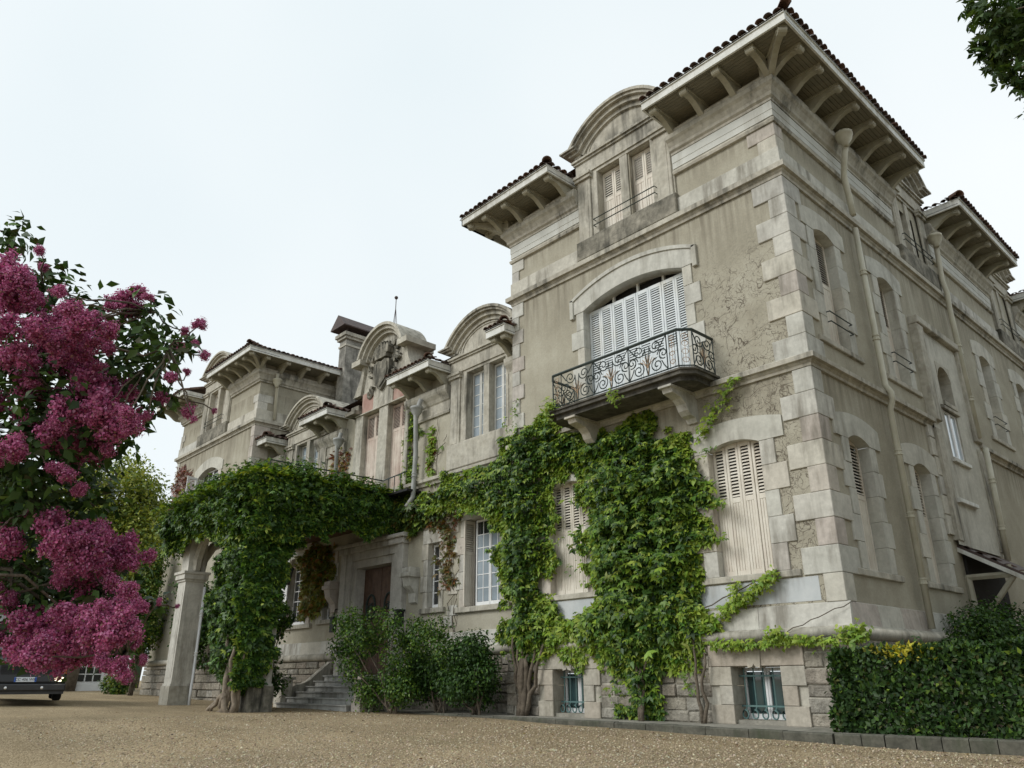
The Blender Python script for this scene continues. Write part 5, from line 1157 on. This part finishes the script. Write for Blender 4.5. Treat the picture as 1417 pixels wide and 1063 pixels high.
# ---- smaller creepers on the far walls
def creeper(name, label, fr, nvec, poly, n, size, cols, wts, thick=.12, loc=(0, 0, 0), lines=(), young=0):
    v = plant(name, label, 'vine', loc); put(leaf_mesh('foliage', *TRI, *vine_leaves(fr, nvec, poly, [], n, thick, size, young=young, cols=cols, wts=wts, ragged=.35)), 'foliage', v, 'stuff')
    b = MB()
    for k_, (a, c) in enumerate(lines): b.tube(wander(a, c, 8, .08, k_+3), .014, 4, .007)
    if lines: putmb(b, 'stem', 'bark', v)
RED = [(.20, .035, .03), (.28, .06, .035), (.14, .03, .025)]; OCH = [(.26, .22, .04), (.20, .22, .04), (.30, .14, .035)]
creeper('wall_creeper', 'sparse rust and green creeper between the porch and the tall window', FC, FN, [(-12.9, 5.5), (-10.7, 5.4), (-10.75, 4.4), (-11.1, 4.0), (-10.7, 3.4), (-11.0, 3.0), (-11.6, 3.3), (-11.6, 4.5), (-12.3, 4.9)], 620, .12, [(.16, .12, .035), (.22, .09, .035), (.10, .12, .03)], (2, 1, 2), loc=(-11.3, .4, 0), lines=[((-11.0, .44, 1.6), (-11.4, .44, 5.4)), ((-11.2, .44, 2.5), (-10.75, .44, 4.2)), ((-11.0, .44, 1.6), (-10.9, .44, 3.2)), ((-11.3, .44, 3.2), (-12.4, .44, 4.9))])
creeper('wall_creeper', 'lime green creeper hanging beside the grey attic downpipe', FC, FN, [(-13.5, 9.2), (-13.05, 9.0), (-13.0, 6.3), (-13.9, 6.2), (-13.6, 7.5)], 900, .12, LIME+[(.07, .13, .03)], (2, 2, 2, 2), thick=.3, loc=(-13.3, .4, 6.2), lines=[((-13.3, .42, 6.2), (-13.25, .42, 9.1))])
creeper('wall_creeper', 'thin green and red creeper strands on the attic panel', FC, FN, [(-12.4, 8.0), (-12.1, 7.9), (-11.95, 6.45), (-12.5, 6.4)], 240, .12, LIME+[(.16, .05, .035)], (3, 3, 3, 1), loc=(-12.1, .4, 6.4), lines=[((-12.0, .42, 6.4), (-11.95, .42, 8.3)), ((-12.0, .42, 6.9), (-11.5, .42, 7.6)), ((-12.1, .42, 6.4), (-12.5, .42, 7.6))])
creeper('wall_creeper', 'red creeper at the left corner of the far pavilion', FL, FN, [(-31, 10.2), (-28.7, 10.1), (-28.4, 8.6), (-29.2, 7.0), (-31, 7.0)], 750, .13, [(.15, .05, .04), (.20, .07, .05), (.12, .05, .035)], (1, 1, 1), thick=.06, loc=(-30, -.6, 6.5))
creeper('wall_creeper', 'yellow and orange creeper inside the carriage porch', FC, FN, [(-20.0, 5.2), (-17.6, 5.1), (-17.6, 3.6), (-18.2, 2.9), (-19.3, 2.7), (-19.6, 3.6)], 3000, .13, OCH+[(.12, .17, .035)], (2, 2, 1, 2), thick=.35, loc=(-18.6, .4, 2.6))
creeper('wall_creeper', 'red creeper on the wall left of the attic portal', FC, FN, [(-18.4, 8.3), (-17.0, 8.6), (-16.8, 6.6), (-18.3, 6.6)], 380, .12, [(.17, .05, .04), (.22, .08, .05)]+OCH, (2, 2, 1, 1, 1), loc=(-17.6, .4, 6.5))

# ---- bushes
def bush(name, label, loc, blobs, n, size, cols=GREEN, wts=(3, 4, 3, 1), cat='bush', m='leaf', stems=5, tv=OV, lump=.25, shell=.35):
    v = plant(name, label, cat, loc); put(leaf_mesh('foliage', *tv, *blob_leaves(blobs, n, size, cols, wts, shell=shell, lump=lump), m), 'foliage', v, 'stuff')
    b = MB()
    for k_ in range(stems):
        q = blobs[k_ % len(blobs)]; b.tube(wander((loc[0]+.1*math.cos(k_*2.1), loc[1]+.1*math.sin(k_*2.1), loc[2]-.05), q[:3], 6, .07, k_), .03, 6, .012)
    putmb(b, 'stem', 'bark', v); return v
def clump(c, r, n, k, sd):
    R = random.Random(sd); L = []
    for _ in range(n):
        a, e = R.uniform(0, 6.28), R.uniform(-.5, 1.0); q = R.uniform(.3, 1.)
        L.append((c[0]+r[0]*q*math.cos(a)*math.cos(e), c[1]+r[1]*q*math.sin(a)*math.cos(e), c[2]+r[2]*q*math.sin(e), k*R.uniform(.7, 1.3)))
    return L
bush('rose_bush', 'spreading light green bush right of the entrance steps', (-11.2, -1.2, 0), clump((-12.3, -1.6, 1.45), (1.5, .6, 1.35), 24, .30, 1)+clump((-10.2, -1.0, 1.45), (1.3, .5, 1.0), 22, .26, 2)+clump((-11.6, -1.3, .5), (1.9, .5, .6), 18, .32, 12), 14500, .082, GREEN+[(.15, .22, .05)], (4, 4, 3, 1.6, .8), stems=9)
bush('camellia_bush', 'dark low bush filling in behind the light green bush by the wall', (-10.2, -.55, 0), clump((-10.4, -.5, .75), (1.9, .25, .8), 26, .34, 41), 9000, .09, GREEN, (6, 3, .8, .1), stems=6, m='waxy_leaf')
bush('laurel_bush', 'dark green rounded bush between the light bush and the vine trunk', (-8.6, -.75, 0), clump((-8.6, -.8, .85), (.75, .4, .9), 18, .34, 3), 8000, .085, GREEN, (6, 3, .9, .1), stems=6, m='waxy_leaf')
bush('magnolia_bush', 'tall thin leafy shrub left of the entrance steps', (-17.0, -2.0, 0), clump((-16.9, -2.0, 2.4), (.85, .5, 1.3), 18, .26, 4), 3800, .11, GREEN+LIME, (3, 4, 3, 1, .8, .5, .5), stems=9)
bush('laurel_bush', 'tall dark evergreen filling the gap behind the far porch column', (-24.6, -1.25, 0), clump((-24.7, -1.3, 2.6), (.9, .35, 2.4), 22, .42, 31), 9000, .13, GREEN, (5, 4, 1.5, .2), stems=6)
bush('fern_bush', 'low dark shrub behind the vine trunk under the porch', (-16.0, -2.6, 0), clump((-16.2, -2.6, .9), (1.0, .5, .9), 14, .35, 5), 4500, .11, GREEN, (4, 4, 2, .3), stems=5)
bush('ivy_clump', 'dark shrub growing against the side wall behind the hedge', (.75, 5.2, 0), clump((.7, 4.9, 1.15), (.45, 1.2, 1.15), 22, .36, 6), 8500, .09, GREEN, (5, 4, 1.5, .2), stems=6, m='waxy_leaf')
bush('ivy_clump', 'small dark shrub at the foot of the side downpipe', (.6, 3.2, 0), clump((.55, 3.2, 1.1), (.3, .35, .75), 8, .26, 16), 2200, .08, GREEN, (5, 4, 1.5, .2), stems=4, m='waxy_leaf')

# ---- clipped hedge
HG = plant('hedge', 'clipped dark green hedge along the kerb at the corner of the house', 'hedge', (2.6, -.6, 0))
def hedge_leaves(n, x0, x1, y0, y1, z0, z1):
    f = NP.choice(4, n, p=[.46, .26, .10, .18]); u, v, q = NP.random(n), NP.random(n), NP.random(n)**2*.28
    p = np.zeros((n, 3)); nr = np.zeros((n, 3))
    a = f == 0; p[a] = np.stack([x0+u*(x1-x0), y0+q, z0+v*(z1-z0)], 1)[a]; nr[a] = (0, -1, .25)
    a = f == 1; p[a] = np.stack([x0+u*(x1-x0), y0+v*(y1-y0), z1-q*.6], 1)[a]; nr[a] = (0, -.15, 1)
    a = f == 2; p[a] = np.stack([x0+q, y0+u*(y1-y0), z0+v*(z1-z0)], 1)[a]; nr[a] = (-1, 0, .25)
    a = f == 3; p[a] = np.stack([x0+.1+u*(x1-x0-.1), y0+.15+v*(y1-y0-.3), z0+NP.random(n)*(z1-z0-.1)], 1)[a]; nr[a] = rand_dir(int(a.sum()))
    # rounded, slightly uneven clipping
    s_ = vnoise(p[:, 0], p[:, 1], p[:, 2], 2.2, 3)*.07+vnoise(p[:, 0], p[:, 1], p[:, 2], 6.2, 1)*.045+np.where(NP.random(n) < .04, NP.uniform(0, .12, n), 0)
    p += nr*s_[:, None]*(f < 3)[:, None]
    tz = np.clip((p[:, 2]-(z1-.16))/.16, 0, 1); p[:, 1] += np.where(f == 0, tz*tz*.13, 0); p[:, 0] += np.where((p[:, 0] < x0+.4), tz*tz*.1, 0)
    nrm = nr*.8+NP.normal(0, .62, (n, 3)); tip = UP*.5+nr*.5+NP.normal(0, .6, (n, 3))
    c = palette(n, GREEN+LIME[:1]+[(.10, .11, .03)], (6, 4, 1.5, .3, .15, .4))*.72
    yl = (NP.random(n) < .85*np.exp(-((p[:, 0]-1.05)/.28)**2-((p[:, 2]-z1)/.13)**2)); c[yl] = palette(int(yl.sum()), [(.46, .40, .03), (.34, .34, .04)], (1, 1))
    p[:, 1] += (p[:, 0]-x0)*.07
    return p, basis(nrm, tip), NP.uniform(.6, 1.3, n)*.088, c
put(leaf_mesh('foliage', *OV, *hedge_leaves(30000, .04, 5.6, -1.02, -.32, -.06, 1.13), 'waxy_leaf'), 'foliage', HG, 'stuff')
b = MB()
for k_ in range(22): x = .2+k_*.25; b.tube(wander((x, -.62+.07*x, -.06), (x+RN.uniform(-.15, .15), -.6+.07*x, 1.0), 5, .06, k_), .022, 5, .008)
putmb(b, 'stem', 'bark', HG)

# ---- trees
def tree(name, label, base, top, r, blobs, n, size, cols, wts, limbs=9, tv=OV, shell=.25, lump=.3, m='leaf', bark='bark'):
    t_ = plant(name, label, 'tree', base); b = MB(); P_ = wander(base, top, 7, r*.6, 3); P_[0].z -= .15
    b.tube(P_, r, 10, r*.45); putmb(b, 'trunk', bark, t_)
    b = MB()
    for k_ in range(min(limbs, len(blobs))):
        q = blobs[(k_*len(blobs))//limbs]; s = P_[3+k_ % 5]; w_ = wander(s, q[:3], 7, r*.8, k_+9); b.tube(w_, r*.4, 6, r*.08)
        for j in range(3): b.tube(wander(w_[3+j], (q[0]+RN.uniform(-1, 1)*q[3], q[1]+RN.uniform(-1, 1)*q[3], q[2]+RN.uniform(-.6, .8)*q[3]), 4, q[3]*.08, k_*5+j), r*.12, 5, r*.03)
    putmb(b, 'limbs', bark, t_)
    put(leaf_mesh('crown', *tv, *blob_leaves(blobs, n, size, cols, wts, shell=shell, lump=lump, up=.4), m), 'crown', t_, 'stuff'); return t_
YG = [(.13, .18, .028), (.21, .26, .035), (.29, .32, .05), (.08, .13, .022)]
tree('garden_tree', 'tall yellow green tree beyond the far end of the villa', (-38.5, -1.6, .3), (-38.3, -1.4, 11), .35, clump((-38.3, -1.2, 7.6), (2.6, 2.6, 5.2), 46, 1.15, 21), 34000, .21, YG, (2, 3, 3, 2), limbs=14)
tree('garden_tree', 'darker green tree left of the yellow green one, behind the blossom', (-41, -5.6, .35), (-41, -5.4, 10), .35, clump((-41, -5.4, 6.4), (2.6, 2.8, 5.0), 30, 1.15, 22), 15000, .24, GREEN+YG, (3, 4, 2, 1, 1, 1, 0, 1), limbs=12)
tree('garden_tree', 'light green tree rising behind the far pavilion corner', (-44, 3.2, .4), (-44, 3.4, 10), .35, clump((-44, 3.2, 7.0), (2.6, 2.4, 4.6), 28, 1.1, 23), 14000, .24, YG, (3, 3, 2, 2), limbs=12)
bush('conifer_shrub', 'tall dense green evergreen standing left of the carriage porch column', (-29.8, -1.45, .12), clump((-29.8, -1.45, 2.6), (.7, .6, 2.5), 28, .5, 24)+clump((-29.8, -1.45, 5.0), (.5, .4, 1.6), 10, .42, 25)+clump((-32.6, -1.15, .6), (.6, .35, .5), 9, .36, 26), 17000, .14, GREEN+[(.13, .18, .03), (.19, .22, .04)], (3, 3, 3, 1, 3, 2), stems=8, cat='shrub')
# dark woodland closing the view at the far left
tree('garden_tree', 'broad dark tree at the far left behind the van', (-47, -14, .4), (-47, -14, 9), .4, clump((-47, -14, 5.4), (4, 4, 4.6), 30, 1.5, 27), 12000, .3, GREEN, (4, 4, 1, 0), limbs=12)
tree('garden_tree', 'distant dark tree behind the white garden room', (-52, -4.5, .5), (-52, -4.5, 9), .4, clump((-52, -4.5, 5.0), (4, 4, 4.6), 30, 1.5, 28), 12000, .3, GREEN, (4, 4, 1, 0), limbs=12)

# overhanging oak at the right, its trunk outside the picture
far_oak = [(8.0, -2.2, 8.3, 1.5), (9.2, -.5, 7.8, 1.6), (10.2, -3.2, 8.6, 1.7), (9.2, 2.6, 7.4, 1.6), (11, 1, 9.3, 1.8), (8.2, 1.2, 9.6, 1.5), (10, -1, 10.6, 1.8), (12, -1.5, 7.8, 1.6), (8.8, 4.4, 8.6, 1.5), (11, 4.5, 8.4, 1.7), (10.5, 2.5, 11, 1.6), (9.6, 6.2, 7.6, 1.5), (12.4, 3.2, 6.8, 1.6)]
tree('oak_tree', 'dark leafy oak branch hanging into the top right corner', (10.4, .2, -.25), (10.2, .2, 9.0), .34, far_oak, 13000, .16, GREEN, (4, 3, 1, 0), limbs=13)
ok = [o_ for o_ in bpy.data.objects if o_.name == 'oak_tree'][0]
put(leaf_mesh('branch_leaves', *TRI, *blob_leaves(OAK, 5200, .10, [(.03, .06, .018), (.05, .09, .022), (.08, .12, .03)], (3, 3, 1), shell=.1, lump=.32)), 'branch_leaves', ok, 'stuff')
b = MB(); hub = (9.6, -.6, 8.2); far = (6.6, -2.6, 8.0)
b.tube(wander(hub, far, 6, .1, 2), .09, 6, .045)
for k_, q in enumerate(OAK): b.tube(wander(far, q[:3], 6, .08, k_), .03, 5, .006)
putmb(b, 'branch', 'bark', ok)

for k_, (x, y, h) in enumerate(((15, 5, 12), (17, 13, 13), (13, 21, 12), (20, -3, 12))):  # unseen trees added to block sky light from the side wall
    tree('added_shade_tree', ('unseen tree added on the right to shade the side wall, %s' % ('level with the side windows', 'beyond the stair bay', 'at the back corner', 'near the camera side')[k_]), (x, y, -.3), (x, y, h*.7), .4, clump((x, y, h*.62), (4.2, 4.2, h*.42), 26, 1.9, 70+k_), 9000, .62, GREEN, (3, 3, 1, 0), limbs=10)
# ---- crape myrtle in bloom, close at the left
MY = plant('crape_myrtle', 'crape myrtle tree heavy with pink blossom at the left edge', 'tree', (-.72, -13.3, -.35))
b = MB(); tips = [m_ for m_ in MYRTLE]
crown_c = Vector((.3, -13.0, 1.7)); b.tube(wander((-.72, -13.3, -.5), crown_c, 7, .05, 1), .11, 8, .06); putmb(b, 'trunk', 'pale_bark', MY)
b = MB()
hubs = [Vector((.75, -12.85, 1.9)), Vector((.8, -12.7, 1.3)), Vector((.9, -12.9, 2.3)), Vector((.6, -13.1, 1.0)), Vector((.7, -12.6, 2.0))]
forks = [crown_c, Vector((.0, -13.1, 1.25)), Vector((-.2, -13.15, .95))]
for k_, h_ in enumerate(hubs): b.tube(wander(forks[k_ % 3], h_, 7, .07, 30+k_), .04, 6, .022)
for k_, q in enumerate(tips):
    h_ = min(hubs, key=lambda v_: (v_-Vector(q[:3])).length); b.tube(wander(h_, q[:3], 8, .07, k_), .016, 5, .004)
for k_, q in enumerate(PANICLES):
    j = min(tips, key=lambda m_: (Vector(m_[:3])-Vector(q[:3])).length); b.tube(wander(j[:3], q[:3], 4, .02, k_), .006, 4, .003)
putmb(b, 'limbs', 'bark', MY)
put(leaf_mesh('crown', *OV, *blob_leaves(MYRTLE, 9500, .066, [(.022, .05, .014), (.038, .085, .018), (.07, .135, .028), (.05, .06, .02)], (3, 4, 3, 1), shell=.15, lump=.35, up=.7), 'waxy_leaf'), 'crown', MY, 'stuff')
lf = [(q[0], q[1], q[2], .10) for q in MYRTLE[13:15]]
PET = ([(-.5, 0, .12), (.5, 0, -.05), (.62, .55, .1), (0, .5, -.12), (-.6, .6, .06), (.45, 1, -.1), (-.4, .95, .14)], [(0, 1, 2, 3), (0, 3, 4, 4), (3, 2, 5, 5), (3, 6, 4, 4)])
PET = ([(-.35, 0, .1), (.35, 0, -.05), (.62, .6, .16), (.2, 1, -.1), (-.25, .9, .15), (-.6, .5, -.1)], [(0, 1, 2, 5), (5, 2, 3, 4)])
def panicle(sd):
    k_ = 30; c = rand_dir(k_)*NP.random((k_, 1))**.5*.72; c[:, 2] *= 1.15; n = 1500; i = NP.integers(0, k_, n)
    d = rand_dir(n); p = c[i]+d*(NP.random((n, 1))**1.3*.40+.03); nr = d+.5*c[i]+NP.normal(0, .5, (n, 3)); tp = rand_dir(n)
    col = palette(n, [(.46, .115, .25), (.54, .18, .34), (.30, .05, .13), (.62, .29, .45), (.34, .19, .15)], (3, 3, 2.4, 1.1, .5))
    nb = 40; p2 = c[NP.integers(0, k_, nb)]+rand_dir(nb)*.32
    p = np.r_[p, p2]; R_ = np.r_[basis(nr, tp), basis(rand_dir(nb), rand_dir(nb))]; s = np.r_[NP.uniform(.07, .15, n), NP.uniform(.05, .07, nb)]
    col = np.r_[col, palette(nb, [(.20, .22, .08), (.30, .12, .10)], (1, 1))]
    return leaf_mesh('blossom_cluster', *PET, p, R_, s, col, 'petal')
PM = [panicle(i) for i in range(6)]
extra = []
for q in PANICLES:
    if q[3] > .06:
        for _ in range(3): extra.append((q[0]+RN.uniform(-1.3, 1.3)*q[3]-.08, q[1]+RN.uniform(-1.3, 1.3)*q[3]+.02, q[2]+RN.uniform(-1.0 if q[2] > 1.25 else .2, .9)*q[3], q[3]*RN.uniform(.5, .95)))
PANICLES = PANICLES+extra
for k_, (x, y, z, r_) in enumerate(PANICLES):
    o_ = bpy.data.objects.new('blossom_cluster', PM[k_ % 6]); link(o_, MY); o_.matrix_parent_inverse = Matrix.Translation(MY.location).inverted()
    o_.location = (x, y, z); o_.rotation_euler = (RN.uniform(0, 6), RN.uniform(0, 6), RN.uniform(0, 6)); o_.scale = (r_, r_*.92, r_*.98)

# fallen leaves on the drive
n = 700; x = NP.uniform(-16, 4, n); y = -1.4-NP.random(n)**1.5*8; z = np.array([ground_z(a, c) for a, c in zip(x, y)])+.012
me = leaf_mesh('fallen_leaves', *OV, np.stack([x, y, z], 1), basis(np.c_[NP.normal(0, .3, (n, 2)), np.ones(n)], np.c_[NP.normal(0, 1, (n, 2)), np.zeros(n)]), NP.uniform(.03, .075, n), palette(n, [(.16, .09, .04), (.24, .17, .06), (.07, .045, .03), (.30, .26, .12)], (2, 2, 2, 1)))
tag(link(bpy.data.objects.new('fallen_leaves', me)), 'dry brown leaves scattered over the gravel drive', kind='stuff')

# ================================================================ GARDEN ROOM, VAN
GR = tag(empty('garden_room', (-38.6, -.74, .30)), 'white glazed garden room behind the van', 'building')
def gfr(s, z, d): return (d, s, z)
b = MB(); b.box(-3.2, -.1, -5.5, 1.1, -.4, 2.5); b.build('wall', 'white_paint', GR)
for s0 in (-5.3, -3.55, -1.0):
    d_ = MB()
    for e in ((s0, s0+.12), (s0+1.6, s0+1.72)): d_.fbox(gfr, e[0], e[1], -.1, 2.3, -.08, .06, .01)
    d_.fbox(gfr, s0+.12, s0+1.6, -.1, .45, -.08, .03); d_.fbox(gfr, s0+.2, s0+1.52, .0, .35, .03, .045, .01); d_.fbox(gfr, s0+.12, s0+1.6, 2.2, 2.3, -.08, .05)
    dd_ = d_.build('glazed_door', 'white_paint', GR)
    for i in range(4):
        for r_ in range(5): MB().fbox(gfr, s0+.12+i*.37+.025, s0+.12+(i+1)*.37-.025, .45+r_*.35+.025, .45+(r_+1)*.35-.025, -.07, .01).build('pane', 'dark_glass', dd_)
    fb = MB()
    for i in range(1, 4): fb.fbox(gfr, s0+.12+i*.37-.025, s0+.12+i*.37+.025, .45, 2.2, -.07, .04)
    for r_ in range(1, 5): fb.fbox(gfr, s0+.12, s0+1.6, .45+r_*.35-.025, .45+r_*.35+.025, -.07, .035)
    fb.build('glazing_bar', 'white_paint', dd_)
b = MB(); b.add([(.35, -5.8, 2.5), (.35, 1.4, 2.5), (-3.5, 1.4, 3.9), (-3.5, -5.8, 3.9), (.35, -5.8, 2.62), (.35, 1.4, 2.62), (-3.5, 1.4, 4.02), (-3.5, -5.8, 4.02)], [(0, 1, 2, 3), (4, 5, 6, 7), (0, 1, 5, 4), (1, 2, 6, 5), (2, 3, 7, 6), (3, 0, 4, 7)]); b.build('roof', 'white_paint', GR)

VN = tag(empty('van', (-21.6, -7.15, .26)), 'dark van with its headlights on, half hidden behind the pink blossom', 'van'); VN.rotation_euler = (0, 0, math.radians(-12))
def vfr(s, z, d): return (d, s, z)
prof = [(2.30, .30), (2.36, .50), (2.32, .86), (2.26, .98), (1.75, 1.18), (1.05, 1.98), (.9, 2.06), (-2.35, 2.08), (-2.45, 1.9), (-2.48, .4), (-2.4, .30)]
b = MB(); Wd = .96; n_ = len(prof)
rings = []
for y_, k_ in ((-Wd, .0), (-Wd+.07, 1), (Wd-.07, 1), (Wd, 0)): rings.append([(x_*(1 if k_ else .985), y_*(1 if z_ < 1.15 or k_ else .93), z_ if k_ else min(z_, 2.02)) for x_, z_ in prof])
b.add([q for r_ in rings for q in r_], [tuple(range(n_)), tuple(range(3*n_, 4*n_))]+[(j*n_+i, j*n_+(i+1) % n_, (j+1)*n_+(i+1) % n_, (j+1)*n_+i) for j in range(3) for i in range(n_)])
b.build('body', 'van_paint', VN)
b = MB(); b.add([(1.74, -.82, 1.25), (1.74, .82, 1.25), (1.10, .74, 1.94), (1.10, -.74, 1.94), (1.76, -.82, 1.27), (1.76, .82, 1.27), (1.12, .74, 1.96), (1.12, -.74, 1.96)], [(0, 1, 2, 3), (4, 5, 6, 7), (0, 1, 5, 4), (1, 2, 6, 5), (2, 3, 7, 6), (3, 0, 4, 7)]); b.build('windscreen', 'dark_glass', VN)
for sg in (-1, 1):
    MB().box(.2, 1.2, sg*.955-.012, sg*.955+.012, 1.25, 1.85).build('side_window', 'dark_glass', VN)
    b = MB(); b.fbox(vfr, *sorted((sg*.95, sg*.62)), .47, .65, 2.26, 2.385, .01); b.build('headlight', 'grey_plastic', VN)
    MB().ball((2.375, sg*.80, .56), (.03, .13, .07), 10, 6).build('headlamp_lens', 'headlight_glow', VN)
    MB().fbox(vfr, *sorted((sg*.95, sg*.76)), .69, .79, 2.26, 2.36, .01).build('indicator', 'amber', VN)
    b = MB(); b.tube([(1.35, sg*.95, 1.2), (1.3, sg*1.12, 1.25)], .025, 5); b.box(1.24, 1.32, min(sg*1.08, sg*1.26), max(sg*1.08, sg*1.26), 1.2, 1.5); b.build('mirror', 'black_plastic', VN)
    for xw in (1.5, -1.45):
        y0 = sg*.84; b = MB(); pr_ = [(.20, -.1), (.29, -.11), (.33, -.08), (.34, 0), (.33, .08), (.29, .11), (.20, .1)]
        vs = [(xw+r_*math.cos(a), y0+t_, .335+r_*math.sin(a)) for r_, t_ in pr_ for a in np.linspace(0, 2*PI, 17)[:-1]]; b.add(vs, [(i*16+k_, i*16+(k_+1) % 16, (i+1)*16+(k_+1) % 16, (i+1)*16+k_) for i in range(6) for k_ in range(16)])
        wh = b.build('wheel', 'rubber', VN, True); b = MB(); b.add([(xw+.2*math.cos(a), y0+t_, .335+.2*math.sin(a)) for t_ in (-.06, .06) for a in np.linspace(0, 2*PI, 13)[:-1]], [tuple(range(12)), tuple(range(12, 24))]+[(i, (i+1) % 12, 12+(i+1) % 12, 12+i) for i in range(12)]); b.build('rim', 'chrome', wh)
b = MB(); b.fbox(vfr, -.98, .98, .26, .44, 2.1, 2.44, .03); b.fbox(vfr, -.96, .96, .18, .26, 2.0, 2.38); b.build('bumper', 'grey_plastic', VN)
b = MB()
for k_ in range(5): b.fbox(vfr, -.6, .6, .69+k_*.045, .715+k_*.045, 2.3, 2.36)
b.fbox(vfr, -.62, .62, .67, .93, 2.2, 2.335); b.build('grille', 'black_plastic', VN)
PLT = MB().fbox(vfr, -.26, .26, .49, .61, 2.36, 2.395, .004).build('number_plate', 'plate_white', VN)
MB().fbox(vfr, -.26, -.215, .492, .608, 2.395, 2.398).build('plate_band', 'plate_blue', PLT); MB().fbox(vfr, .215, .26, .492, .608, 2.395, 2.398).build('plate_band', 'plate_blue', PLT)
cu = bpy.data.curves.new('plate_text', 'FONT'); cu.body = 'CC 406 WR'; cu.size = .095; cu.align_x = 'CENTER'; cu.align_y = 'CENTER'
to = bpy.data.objects.new('tmp', cu); COL.objects.link(to); me = bpy.data.meshes.new_from_object(to); bpy.data.objects.remove(to); me.materials.append(MT['black_print'])
o_ = bpy.data.objects.new('plate_lettering', me); link(o_, PLT); o_.location = (2.4, 0, .55); o_.rotation_euler = (PI/2, 0, PI/2)
for sg in (-1, 1): MB().ball((2.43, sg*.42, .34), (.02, .045, .045), 8, 5).build('fog_lamp', 'chrome', VN)
